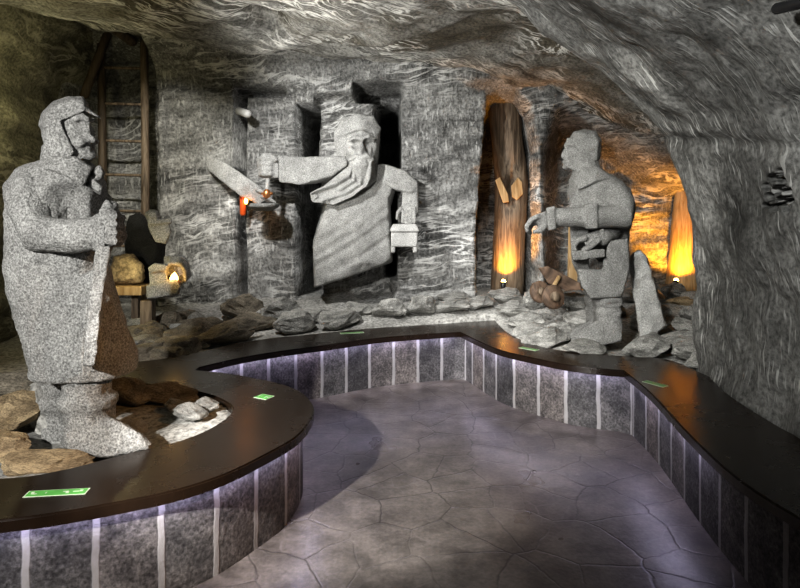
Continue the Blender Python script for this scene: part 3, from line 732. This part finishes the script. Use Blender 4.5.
# other arm: down and back into the rock, hand over the stone box
sh = Sh().hull([V(x, y, t) for x, y, t in [(385, 164, -.06), (404, 170, -.08), (418, 182, -.08), (412, 193, -.12), (396, 190, -.12), (384, 184, -.1), (386, 165, .25), (418, 182, .25), (396, 192, .25)]])
sh.hull([V(x, y, t) for x, y, t in [(404, 178, -.06), (418, 182, -.08), (418, 214, -.1), (401, 212, -.1), (404, 180, .25), (419, 184, .25), (418, 216, .25), (401, 212, .25)]])
stone('sleeve', sh, M['st3'], s3, .016, 2, .006)
sh = Sh().hull([V(x, y, t) for x, y, t in [(402, 206, -.12), (416, 206, -.12), (415, 216, -.14), (402, 216, -.14), (402, 206, .2), (416, 206, .2), (415, 217, .2), (402, 217, .2)]])
for k in range(4): sh.lim([(403.5+k*3.6, 212, D3-.14, 2), (403+k*3.8, 218, D3-.15, 2), (402.5+k*4, 224.5-abs(k-1.5), D3-.14, 1.7)], 8)
sh.lim([(401, 208, D3-.13, 2), (397.5, 213, D3-.14, 1.9), (397, 219, D3-.13, 1.6)], 8)
stone('hand', sh, M['st3'], s3, .010, 1, .003)
# head
sh = Sh().ell(V(359, 146, .05), (.23, .2, .33))
sh.hull([V(x, y, t) for x, y, t in [(346, 134, -.12), (374, 134, -.1), (376, 150, -.1), (372, 166, -.14), (352, 168, -.14), (346, 150, -.12), (361, 130, -.16), (361, 160, -.2), (348, 150, .2), (374, 150, .2)]])
sh.hull([V(361, 138, -.17), V(365, 138, -.17), V(358, 152, -.27), V(361, 155, -.28), V(366, 153, -.2), V(357, 154, -.2), V(362, 150, 0)])
sh.lim([(350, 140, D3-.16, 2.4), (356, 138, D3-.2, 3), (362, 139, D3-.21, 2.6), (368, 137, D3-.19, 3), (374, 139, D3-.13, 2.4)], 8)
sh.ell(V(352, 151, -.16), (.05, .04, .05)); sh.ell(V(369.5, 152, -.12), (.035, .035, .045))
sh.lim([(361, 160, D3-.19, 12), (362, 178, D3-.05, 15)])
dn = [(V(355, 144, -.2), .055, .05), (V(368, 143, -.19), .055, .05)]
stone('head', sh, M['st3'], s3, .012, 1, .005, [([V(354, 160, -.22), V(368, 159, -.22)], .025, .025)], dn)
sh = Sh().hull([V(x, y, t) for x, y, t in [(334, 132, -.05), (342, 119, -.06), (358, 113.5, -.08), (374, 117, -.06), (380, 127, -.03), (379, 133, -.06), (362, 128, -.18), (345, 134, -.15), (336, 137, -.08),
      (334, 132, .2), (342, 119, .2), (358, 114, .2), (374, 117, .2), (380, 127, .2), (345, 136, .2)]])
sh.hull([V(x, y, t) for x, y, t in [(334, 132, -.05), (346, 131, -.14), (348, 150, -.12), (345, 162, -.08), (338, 158, -.05), (334, 145, -.03), (334, 132, .2), (346, 160, .2)]])
sh.hull([V(x, y, t) for x, y, t in [(374, 130, -.1), (381, 127, -.02), (379, 150, -.02), (377, 176, -.03), (371, 176, -.08), (375, 150, -.11), (380, 130, .2), (376, 176, .2)]])
stone('hair', sh, M['st3'], s3, .013, 2, .006, [([V(340, 130, -.12), V(355, 120, -.15), V(370, 120, -.14)], .025, .015), ([V(340, 140, -.1), V(343, 158, -.1)], .02, .015)])
sh = Sh()
def beard(pts, t0, t1): sh.hull([V(x, y, t0) for x, y in pts] + [V(x, y, t1) for x, y in pts])
beard([(351, 160), (372, 160), (371, 178), (366, 188), (347, 186), (350, 172)], -.26, .1)
beard([(350, 175), (367, 186), (352, 197), (334, 205), (312, 202), (310, 193), (328, 184)], -.28, .0)
beard([(346, 168), (353, 164), (350, 180), (332, 190), (326, 184)], -.2, .1)
gr = [([V(350, 164, -.27), V(352, 178, -.27), V(336, 188, -.27), V(310, 196, -.27)], .04, .065), ([V(357, 162, -.27), V(358, 181, -.27), V(343, 191, -.27), V(310, 199, -.27)], .04, .065), ([V(364, 162, -.27), V(364, 184, -.27), V(350, 194, -.27), V(326, 203, -.27)], .04, .065),
      ([V(329, 184, -.3), V(331, 204, -.3)], .018, .014)]
sh.lim([(350, 160, D3-.24, 2.5), (356, 156.5, D3-.26, 3), (361, 157.5, D3-.27, 2.6), (367, 156, D3-.26, 3), (373, 160, D3-.22, 2.4)], 8)
stone('beard', sh, M['st3'], s3, .012, 1, .004, gr)

# candle in his fist
ca = thing('candle', V(267, 187, -.2), 'slim pale taper with a copper tip held in the relief fist', 'candle')
sh = Sh().tube([V(269, 160, -.2), V(267, 193, -.22)], [.026, .022], 10); solid('wax_stick', sh, M['st4'], ca, 0, True)
sh = Sh().tube([V(267, 191.5, -.22), V(266.8, 196, -.22)], [.04, .045], 12); sh.tube([V(262, 193.5, -.22), V(272, 193.5, -.22)], .016, 8); solid('holder', sh, M['copper'], ca, 0, True)

# second arm in relief from the pillar holding a flat lamp bowl
a4 = thing('stone_arm_relief', V(240, 185, 0), 'stone arm in relief on the pillar, held out beneath the bearded man\'s fist', 'relief')
sh = Sh().hull([V(x, y, t) for x, y, t in [(206, 154, .14), (226, 163, -.05), (248, 178, -.12), (262, 188, -.14), (258, 203, -.14), (240, 196, -.12), (220, 180, -.03), (206, 168, .14), (206, 156, .3), (262, 188, .2), (258, 203, .2), (214, 174, .3)]])
stone('sleeve', sh, M['st3'], a4, .014, 2, .005, [([V(225, 168, -.1), V(256, 190, -.16)], .03, .014), ([V(222, 175, -.1), V(250, 196, -.16)], .03, .014)])
sh = Sh().hull([V(x, y, t) for x, y, t in [(254, 186, -.16), (263, 189, -.18), (268, 199, -.2), (258, 205, -.18), (251, 200, -.14), (256, 188, .1), (268, 199, .0), (256, 204, .1)]])
for k in range(4): sh.lim([(262, 196+k*1.6, D3-.2+.03*k, 2.2), (269, 199+k*1.2, D3-.22+.03*k, 2.1), (275-k, 202.5+k*.8, D3-.2+.03*k, 1.7)], 8)
sh.lim([(258, 190, D3-.19, 2.4), (266, 194, D3-.21, 2.2), (271, 196.5, D3-.21, 1.8)], 8)
stone('hand', sh, M['st3'], a4, .010, 1, .003)
lb = thing('lamp_bowl', V(263, 206, -.15), 'flat grey stone lamp bowl resting in the hand on the pillar', 'lamp')
sh = Sh().stack([(203.5, 265, 14, -.17, .17), (207, 264, 14, -.17, .17), (211, 263, 8, -.15, .1)], D3); stone('bowl', sh, M['st2'], lb, .010, 1, .003)
rl = thing('red_lantern', V(244, 200, .05), 'small red-orange lantern glowing in the wall slot by the stone hand', 'lantern')
sh = Sh().tube([V(243, 214, .03), V(243, 190, .03)], [.035, .04], 10); solid('glass', sh, M['red'], rl, 0, True)
solid('lantern_cap', Sh().tube([V(243, 191, .03), V(243.4, 187.5, .03)], [.045, .028], 10), M['copper'], rl, 0, True)
solid('flame', Sh().ell(V(246, 201, -.03), (.022, .02, .04), 10), M['flame'], rl, 0, True)
# stone box under his hand
bxo = thing('stone_box', V(404, 253, -.2), 'small whitish stone chest on two feet beneath the relief hand', 'box')
sh = Sh().slab([(391, 231), (418, 231), (417, 247), (391, 247)], D3, -.25, .1); stone('chest_body', sh, M['st4'], bxo, .012, 1, .002)
sh = Sh().hull([V(390, 230, -.27), V(419, 230, -.27), V(416, 224, -.2), V(393, 224, -.2), V(390, 232, -.27), V(419, 232, -.27), V(419, 230, .1), V(390, 230, .1), V(393, 224, .1), V(416, 224, .1)]); stone('lid', sh, M['st4'], bxo, .012, 1, .002)
for x in (393, 415): stone('foot', Sh().slab([(x-2.5, 245), (x+2.5, 245), (x+2, 253), (x-2, 253)], D3, -.24, .05), M['st4'], bxo, .012, 1, .002)
# little lamp tube in the slot
lt = thing('tube_lamp', P(244, 113, 6.85), 'small pale tube lamp poking out of the dark slot between the pillars', 'lamp')
solid('lamp_tube', Sh().tube([P(239, 111, 6.98), P(248, 114, 6.72)], .045, 12), M['pale'], lt, 0, True)
solid('lamp_bracket', Sh().tube([P(239, 111, 6.98), P(238, 112, 7.3)], .02, 8), M['black'], lt, 0, True)

# ------------------------------------------------------------------ crouching figure with a lamp, table and stones at the left
D4 = 5.8
s4 = thing('crouching_statue', (P(150, 300, D4).x, D4, .45), 'small blocky salt figure shielding a flame, half hidden behind the standing statue', 'statue')
W = lambda px, py, t=0.0: P(px, py, D4+t)
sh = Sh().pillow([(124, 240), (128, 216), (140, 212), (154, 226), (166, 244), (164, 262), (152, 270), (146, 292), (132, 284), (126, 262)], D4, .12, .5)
stone('body', sh, M['st_shadow'], s4, .018, 2, .012)  # body colour carries the shadow of the standing statue's hand
sh = Sh().pillow([(144, 214), (149, 209.5), (157, 210), (161, 216), (158, 220), (147, 220)], D4, -.16, .1)
sh.slab([(147, 220), (171, 218), (172, 222.5), (149, 225)], D4, -.15, .1); sh.slab([(148, 224), (169, 223), (171, 232), (166, 244), (156, 242), (150, 232)], D4, -.12, .1)
stone('head', sh, M['st1'], s4, .012, 1, .006, [([W(150, 228, -.15), W(171, 228, -.15)], .03, .02), ([W(154, 236, -.15), W(171, 235, -.15)], .03, .02)])
sh = Sh().slab([(146, 286), (176, 279), (181, 288), (178, 295), (147, 299)], D4, -.35, -.05); sh.slab([(149, 270), (165, 264), (168, 282), (150, 286)], D4, -.25, .1)
sh.slab([(148, 268), (155, 263), (168, 265), (166, 271), (150, 273)], D4, -.3, -.05)
stone('sleeve', sh, M['st1'], s4, .012, 1, .006)
sh = Sh().hull([W(167, 256, -.1), W(176, 259, -.12), W(176, 274, -.12), W(168, 276, -.1), W(167, 256, .08), W(176, 259, .06), W(176, 274, .06)])
for k in range(4): sh.lim([(170+k*.5, 258+k*1.5, D4-.1-.03*k, 2.6), (179+k, 258+k*2.2, D4-.12-.03*k, 2.4), (187-k*.6, 266+k*2, D4-.13-.03*k, 2.2), (190-k*1.4, 276+k*1.6, D4-.13-.03*k, 1.9)], 8)
sh.hull([W(164, 256, -.06), W(184, 255, -.08), W(190, 265, -.08), W(188, 280, -.08), W(178, 288, -.06), W(164, 284, -.06), W(166, 257, .12), W(186, 258, .1), W(186, 280, .1), W(166, 284, .1)])
sh.lim([(168, 274, D4-.14, 2.6), (166, 268, D4-.2, 2.4), (170, 263, D4-.22, 2)], 8)
stone('hand', sh, M['st1'], s4, .010, 1, .004)
fl = thing('flame_lamp', W(174, 280, -.25), 'glowing little oil lamp cupped in the crouching figure\'s hands', 'lamp')
solid('lamp_dish', Sh().stack([(281.5, 174, 6, -.24, .06), (284, 174, 5, -.24, .05)], D4), M['copper'], fl, 0, True)
solid('flame', Sh().tube([W(174, 281.5, -.24), W(174, 279, -.24), W(174.3, 275.5, -.24), W(174.6, 272.5, -.24)], [.022, .04, .028, .006], 10), M['flame'], fl, 0, True)
tb = thing('rough_table', (P(123, 292, 5.72).x, 5.72, .44), 'low rough timber table carrying a pale stone by the crouching figure', 'table')
solid('table_top', Sh().box(P(123, 289, 5.72), (.24, .15, .042)), M['woodl'], tb, .008)
for x, t in ((105, -.09), (105, .09), (136, .09)):
    a = P(x, 293, 5.72+t); solid('leg', Sh().box((a.x, a.y, .65), (.033, .033, .215)), M['wood'], tb, .005)
ps = Sh().pillow([(110, 268), (114, 256), (132, 254), (144, 264), (144, 282), (138, 284.5), (111, 284.5)], 5.72, -.12, .12)
tag(stone('table_stone', ps, M['slabw'], None, .016, 2, .016, [([P(110, 270, 5.6), P(144, 271, 5.6)], .05, .03)], local=False), 'rounded yellow-lit stone lying on the low timber table', 'stone')
a = P(148, 300, 5.62)
pb = solid('short_prop', Sh().box((a.x, a.y, .62), (.055, .05, .215)), M['wood'], None, .008, local=False)
tag(pb, 'short square timber prop under the crouching figure', 'post')

# ------------------------------------------------------------------ ladder and beams
DL = 6.95
ld = thing('wooden_ladder', (P(124, 300, DL).x, DL, .5), 'tall wooden ladder against the rock behind the standing statue', 'ladder')
for x, m in ((102, 'woodd'), (145, 'wood')):
    a, b = P(x, 300, DL-.1), P(x-1, 28, DL+.12)
    solid('rail', Sh().tube([a, (a+b)/2 + Vector((.012, 0, 0)), b], [.05, .046, .045], 10), M[m], ld, 0, True)
for y in (68, 104, 141, 175, 211, 246, 280):
    dd = DL-.1+.22*(300-y)/272
    solid('rung', Sh().tube([P(101, y-.5, dd), P(146, y+.5, dd)], .017, 8), M['wood'], ld, 0, True)
for (x0, y0, d0, x1, y1, d1, r, lab) in ((84, 8, 6.4, 133, 42, 6.9, .06, 'dark timber pole slanting over the ladder top'), (84, 96, 6.85, 110, 28, 6.95, .05, 'dark timber brace leaning beside the left ladder rail')):
    o = solid('timber_pole', Sh().tube([P(x0, y0, d0), P((x0+x1)/2, (y0+y1)/2-1, (d0+d1)/2), P(x1, y1, d1)], r, 10), M['woodd'], None, 0, True, local=False)
    tag(o, lab, 'pole')

# ------------------------------------------------------------------ pit posts with their uplights
def post(name, pts, mat, label, knot=None, seed=0):
    t = thing(name, pts[0][0], label, 'post')
    n = 22; rr = []
    path = [p for p, r in pts]; 
    K = 26
    for i in range(K):
        f = i/(K-1)*(len(pts)-1); k = min(int(f), len(pts)-2); u = f-k
        p = pts[k][0].lerp(pts[k+1][0], u); r = pts[k][1]*(1-u)+pts[k+1][1]*u
        ring = []
        for a in range(n):
            an = 2*math.pi*a/n
            q = r*(1 + .10*N.noise(Vector((math.cos(an)*1.3+seed, math.sin(an)*1.3, p.z*.9))) + .05*N.noise(Vector((math.cos(an)*5, math.sin(an)*5+seed, p.z*1.2))))
            if knot:
                c, w, h, dep = knot
                dx = p.x + math.cos(an)*r - c.x; dzz = p.z - c.z
                if math.sin(an) < -.2: q -= dep*math.exp(-(dx/w)**2-(dzz/h)**2)
            ring.append(p + Vector((math.cos(an)*q, math.sin(an)*q, 0)))
        rr.append(ring)
    s = Sh().rings(rr); solid('log', s, mat, t, 0, True); return t
d5 = 7.5
p1 = post('pit_post', [(P(507, 293, d5), .20), (P(509, 235, d5), .20), (P(512, 180, d5), .205), (P(508, 140, d5), .19), (P(505, 98, d5+.05), .21)], M['wood'],
          'gnarled pit post with a broken hollow, lit orange at its foot', (P(512, 186, d5-.2), .1, .2, .17), 3)
sh = Sh().hull([P(x, y, d5-.19+t) for x, y in ((495, 180), (500, 177), (508, 194), (509, 202), (503, 203)) for t in (-.06, .03)]); solid('broken_stub', sh, M['woodl'], p1, .01)
sh = Sh().hull([P(x, y, d5-.17+t) for x, y in ((511, 186), (518, 177), (522, 182), (523, 194), (517, 200), (512, 197)) for t in (-.05, .03)]); solid('broken_stub', sh, M['woodl'], p1, .01)
d6 = 8.0
p2 = post('pit_post', [(P(683, 289, d6), .235), (P(687, 240, d6), .215), (P(690, 195, d6), .19), (P(690, 150, d6), .18), (P(689, 120, d6), .18)], M['woodl'],
          'smooth leaning pit post lit orange beside the rough right wall', None, 8)
plank = solid('upright_plank', Sh().box(P(573, 245, 6.3), (.045, .03, .42), 0, .02), M['woodl'], None, .006, local=False)
tag(plank, 'narrow upright wooden plank behind the seated statue', 'plank')

def uplight(q, tgt, power, label, cone=70):
    t = thing('ground_uplight', q, label, 'spotlight', 'uplights at the foot of the pit posts')
    ax = (tgt-q).normalized()
    solid('lamp_housing', Sh().tube([q, q+ax*.07], [.026, .034], 12), M['black'], t, 0, True)
    solid('lamp_glass', Sh().tube([q+ax*.088, q+ax*.096], [.028, .026], 12), M['bulb'], t, 0, True)
    solid('lamp_bracket', Sh().box(q+Vector((0, 0, -.05)), (.05, .015, .05)), M['black'], t, .003)
    l = bpy.data.lights.new('uplight', 'SPOT'); l.energy = power; l.color = (1, .38, .02); l.spot_size = math.radians(cone); l.spot_blend = .6; l.shadow_soft_size = .03
    o = bpy.data.objects.new('uplight', l); COL.objects.link(o); o.location = q+ax*.13
    o.rotation_euler = (ax+Vector((0, .35, 0))).to_track_quat('-Z', 'Y').to_euler()
uplight(P(503, 289, 7.08), P(510, 200, 7.36), 62, 'small black uplight at the foot of the hollow pit post', 105)
uplight(P(675, 287, 7.58), P(690, 200, 7.86), 85, 'small black uplight at the foot of the leaning right pit post', 120)

# ------------------------------------------------------------------ little cart beside the seated statue
ct = thing('mine_cart', (P(550, 295, 6.2).x, 6.2, .45), 'small brown wooden cart with round wheels lying in the rubble', 'cart')
sh = Sh().hull([P(x, y, 6.2+t) for x, y in ((538, 268), (548, 266), (580, 283), (582, 290), (566, 291), (548, 283)) for t in (.02, .3)]); solid('tray', sh, M['rust'], ct, .01)
solid('handle', Sh().tube([P(552, 289, 6.1), P(559, 277, 6.2)], .022, 8), M['woodl'], ct, 0, True)
for x, y, r, t in ((540, 292, .115, .05), (553, 297, .125, -.12)):
    c = P(x, y, 6.2+t); ax = Vector((.35, -1, .25)).normalized()
    w = solid('wheel', Sh().disc(c-ax*.025, c+ax*.025, r), M['rust'], ct, 0, True)
    h = Sh().disc(c+ax*.02, c+ax*.06, r*.4, 14); hub = solid('hub', h, M['wood'], ct, 0, True)
    hub.parent = w; hub.location = (0, 0, 0)

# ------------------------------------------------------------------ rubble: every slab its own thing
PROTO = []
for k in range(10):
    rnd = random.Random(40+k); bm = bmesh.new()
    for i in range(16):
        a = 2*math.pi*i/16 + rnd.uniform(-.25, .25); r = rnd.uniform(.72, 1.05)
        zt = rnd.uniform(-.5, .5)
        bm.verts.new((math.cos(a)*r*.5, math.sin(a)*r*.42, zt*.5))
    for i in range(8): bm.verts.new((rnd.uniform(-.3, .3), rnd.uniform(-.26, .26), rnd.choice((-1, 1))*rnd.uniform(.4, .6)))
    bmesh.ops.convex_hull(bm, input=bm.verts)
    bmesh.ops.delete(bm, geom=[v for v in bm.verts if not v.link_faces], context='VERTS')
    bmesh.ops.subdivide_edges(bm, edges=bm.edges, cuts=3, use_grid_fill=True)
    bmesh.ops.triangulate(bm, faces=bm.faces)
    for _ in range(1): bmesh.ops.smooth_vert(bm, verts=bm.verts, factor=.35, use_axis_x=True, use_axis_y=True, use_axis_z=True)
    bm.normal_update()
    for v in bm.verts: v.co += v.normal*(.07*N.noise(v.co*3+Vector((k, 0, 0))) + .045*N.noise(v.co*8) + .02*N.noise(v.co*19))
    me = bpy.data.meshes.new('salt_slab'); bm.to_mesh(me); bm.free(); PROTO.append(me)
PM = {}
def rock(x, y, sx, sy, sz, rot, tilt, roll, mat, label, group, lift=0.0, k=None, name='rubble_slab'):
    k = random.randrange(10) if k is None else k
    key = (k, mat)
    if key not in PM:
        me = PROTO[k].copy(); me.materials.append(M[mat])
        PM[key] = me
    o = bpy.data.objects.new(name, PM[key]); COL.objects.link(o)
    o.location = (x, y, ground_h(x, y) + sz*.42 + lift); o.scale = (sx, sy, sz); o.rotation_euler = (tilt, roll, rot)
    return tag(o, label, 'rock', group)
ORD = ['first', 'second', 'third', 'fourth', 'fifth', 'sixth', 'seventh', 'eighth', 'ninth', 'tenth', 'eleventh', 'twelfth', 'thirteenth', 'fourteenth', 'fifteenth', 'sixteenth']
rowname = ['front rubble row along the far bench', 'second rubble row behind the far bench', 'third rubble row behind the far bench', 'fourth rubble row behind the far bench', 'top rubble row under the carved wall']
edge = [p for p in B_B if p.x > -2.15]
el = [0.0]
for a, b in zip(edge[:-1], edge[1:]): el.append(el[-1]+(b-a).length)
for r in range(5):
    s = .12 + .17*(r % 2); i = 0
    while s < el[-1]-.1:
        x = float(np.interp(s, el, [p.x for p in edge])); y = float(np.interp(s, el, [p.y for p in edge]))
        tx = float(np.interp(s+.05, el, [p.x for p in edge]))-x; ty = float(np.interp(s+.05, el, [p.y for p in edge]))-y
        an = math.atan2(ty, tx)
        off = .27 + .23*r + random.uniform(-.03, .03)
        w = random.uniform(.34, .52)*(1.35 if s < 2.1 else 1.05)
        X, Y = x - math.sin(an)*off, y + math.cos(an)*off
        lim = 6.62 if X < 1 else 7.0
        if Y < lim and X < 1.1 and i < 16:
            sandy = -.9 < X < .35 and r > 0
            rock(X, Y, w, random.uniform(.3, .42), random.uniform(.13, .22)*(.8 if sandy else 1.2), an+random.uniform(-.4, .4), random.uniform(.08, .36), random.uniform(-.12, .12),
                 'slabd' if (X < -1.1 and random.random() < .6) else 'slab', '%s flat slab from the left in the %s' % (ORD[i], rowname[r]), 'flat slabs of the rubble behind the far bench', -.02 if sandy else 0)
            i += 1
        s += w*random.uniform(.86, .98)
# right: rubble round the seated statue, in rows read from the front
rows = [('rubble row behind the bench corner', [(1.34, 5.47), (1.60, 5.10), (2.06, 5.02), (2.36, 4.86), (2.46, 4.66)]),
        ('rubble row level with the seated statue\'s boots', [(1.24, 5.8), (1.45, 5.72), (2.26, 5.3), (2.5, 5.15)]),
        ('rubble row beside the leaning slab', [(1.28, 6.12), (1.56, 5.9), (2.5, 5.45), (2.75, 5.4)]),
        ('rubble row level with the cart wheels', [(1.22, 6.5), (1.9, 6.15), (2.5, 6.0), (2.85, 5.9), (3.15, 5.8)]),
        ('rubble row below the hollow post', [(.55, 6.62), (.9, 6.75), (1.25, 6.85), (1.95, 6.6), (2.3, 6.5), (2.7, 6.4), (3.1, 6.35)]),
        ('rearmost rubble row between the two pit posts', [(.62, 6.95), (1.75, 7.1), (2.2, 7.0), (2.6, 7.0), (3.0, 7.0), (3.4, 6.9), (3.3, 7.25)])]
for nm, pts in rows:
    for i, (x, y) in enumerate(pts):
        rock(x+random.uniform(-.04, .04), y+random.uniform(-.03, .03), random.uniform(.36, .56), random.uniform(.28, .4), random.uniform(.12, .2)*(.6 if (1.5 < x < 1.8 and y < 5.3) else 1), random.uniform(-.6, .6), random.uniform(-.02, .28), random.uniform(-.22, .22),
             'slab', '%s slab from the left in the %s' % (ORD[i], nm), 'salt slabs around the seated statue', .035 if x > 1.9 and y < 5.8 else 0)
rock(P(536, 290, 6.75).x, 6.75, .36, .3, .26, .4, .1, 0, 'slab', 'rounded pale boulder beside the cart wheels', None, name='boulder')
rock(P(686, 294, 6.9).x, 6.9, .5, .3, .1, 0, .1, .05, 'slabw', 'ochre slab at the foot of the leaning right pit post', None)
# stones under the crouching figure and on the left
for px, py, d, sx, sy, sz, mat, lab in ((197, 296, 6.1, .26, .24, .2, 'slab', 'round stone at the left end of the rubble below the glowing lamp'),
      (180, 302, 5.75, .3, .24, .2, 'slab', 'angular stone between the timber prop and the rubble'),
      (190, 318, 5.5, .5, .35, .12, 'slabd', 'broad brown slab sloping up from the left bench end'),
      (160, 348, 5.05, .62, .4, .13, 'slabd', 'large flat brown slab nearest the hidden left end of the far bench'),
      (125, 322, 5.3, .4, .3, .12, 'slabd', 'dark slab in front of the low timber table')):
    rock(P(px, py, d).x, d, sx, sy, sz, random.uniform(-.3, .3), .2, .05, mat, lab, None)
# planter at the left, round the standing statue
for px, py, d, sx, sy, sz, rot, mat, lab, lift in (
      (46, 470, 2.86, .5, .26, .09, .1, 'slabw', 'long ochre slab in the planter against the near bench', -.02),
      (2, 456, 3.0, .36, .26, .12, -.3, 'slabw', 'ochre slab at the left picture edge behind the near bench', .03),
      (15, 432, 3.25, .34, .3, .2, .3, 'slabw', 'tilted ochre block left of the statue boots', .05),
      (38, 428, 3.42, .34, .3, .2, -.4, 'slabd', 'dark angular block close to the left of the statue boots', .05),
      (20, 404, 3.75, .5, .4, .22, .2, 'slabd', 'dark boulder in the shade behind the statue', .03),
      (138, 424, 3.36, .13, .1, .09, .2, 'st4', 'small white stone on the sand right of the statue boots', .02),
      (190, 412, 3.5, .24, .16, .1, -.2, 'slab', 'pale crusted rock on the sand inside the round bench end', .02),
      (207, 404, 3.62, .18, .14, .09, .5, 'slab', 'pale lump against the curved inner rim of the bench', .02),
      (178, 402, 3.68, .2, .14, .08, .1, 'slab', 'pale flat stone at the rear of the sand in the round bench end', .02),
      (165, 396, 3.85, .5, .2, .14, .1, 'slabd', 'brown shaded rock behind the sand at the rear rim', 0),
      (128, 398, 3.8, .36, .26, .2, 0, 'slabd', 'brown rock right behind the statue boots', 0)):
    rock(P(px, py, d).x, d, sx, sy, sz, rot, .12, .06, mat, lab, 'stones in the planter of the round bench end', lift)

# ceiling track lamp at the upper right
tl = thing('ceiling_lamp', P(790, 8, 2.3), 'black bar lamp under the vault at the upper right corner', 'lamp')
a, b = P(776, 9, 2.35), P(830, -4, 2.15)
solid('lamp_bar', Sh().tube([a, b], .022, 10), M['black'], tl, 0, True)
solid('lamp_stem', Sh().tube([P(800, 2, 2.26), P(800, -40, 2.3)], .01, 8), M['black'], tl, 0, True)

# ------------------------------------------------------------------ light
def spot(loc, tgt, power, col, size, blend=.5, soft=.08):
    l = bpy.data.lights.new('spot', 'SPOT'); l.energy = power; l.color = col; l.spot_size = math.radians(size); l.spot_blend = blend; l.shadow_soft_size = soft
    o = bpy.data.objects.new('spot', l); COL.objects.link(o); o.location = loc
    o.rotation_euler = (Vector(tgt)-Vector(loc)).to_track_quat('-Z', 'Y').to_euler(); return o
def point(loc, power, col, soft=.05):
    l = bpy.data.lights.new('point', 'POINT'); l.energy = power; l.color = col; l.shadow_soft_size = soft
    o = bpy.data.objects.new('point', l); COL.objects.link(o); o.location = loc; return o
spot((-2.2, -.35, 2.6), (-.9, 3.9, .6), 620, (1, .98, .94), 56, .6, .05)
spot((-2.2, -.35, 2.6), (.1, 4.3, 0), 1500, (1, .97, .93), 26, .5, .04)
spot((-1.75, 4.3, 3.2), (-.45, 7, 1.5), 320, (1, .99, .97), 80, .8, .06)
spot((.6, 4.5, 3.1), (.9, 6.7, .6), 170, (1, .99, .97), 60, .8, .06)
spot((.2, 2.2, 3.0), (1.9, 5.5, 1.3), 290, (1, .98, .92), 44, .7, .05)
spot((-2.3, 4.5, 3.3), (-2.8, 7.1, 1.9), 210, (1, .96, .86), 54, .8, .06)
point((-3.3, 5.5, 2.7), 8, (1, .9, .5), .1)
point(P(122, 262, 5.3), 3, (1, .86, .4), .04)
point(P(174, 275, D4-.36), 1.3, (1, .6, .2), .03)
point(P(246, 202, 6.62), .5, (1, .3, .06), .02)
spot((1.2, 1.6, 2.4), (-1.5, 3.2, .3), 90, (1, .5, .15), 40, .8, .1)
spot((-.6, 1.0, 2.6), (2.0, 3.8, 2.3), 280, (1, 1, .97), 75, .8, .1)
spot((-1.9, 4.2, 1.5), (.4, 6.0, 3.3), 220, (1, .985, .94), 90, .9, .15)  # unseen spot, added to brighten the roof from below
spot((-.5, -.2, 2.0), (-1.7, 3.1, 1.7), 20, (1, .99, .97), 40, .8, .06)
w = bpy.data.worlds.new('dim_cave_air'); sc.world = w; w.use_nodes = True
w.node_tree.nodes['Background'].inputs[0].default_value = (.9, .88, .8, 1); w.node_tree.nodes['Background'].inputs[1].default_value = .03

cam = bpy.data.cameras.new('camera'); co = bpy.data.objects.new('camera', cam); COL.objects.link(co)
co.location = (0, 0, CAMZ); co.rotation_euler = (math.pi/2, 0, 0)
cam.sensor_width = 36; cam.lens = 27; cam.shift_y = -81/800; cam.clip_start = .05; cam.clip_end = 60
sc.camera = co
sc.view_settings.view_transform = 'Standard'; sc.view_settings.look = 'Medium High Contrast'; sc.view_settings.exposure = .35
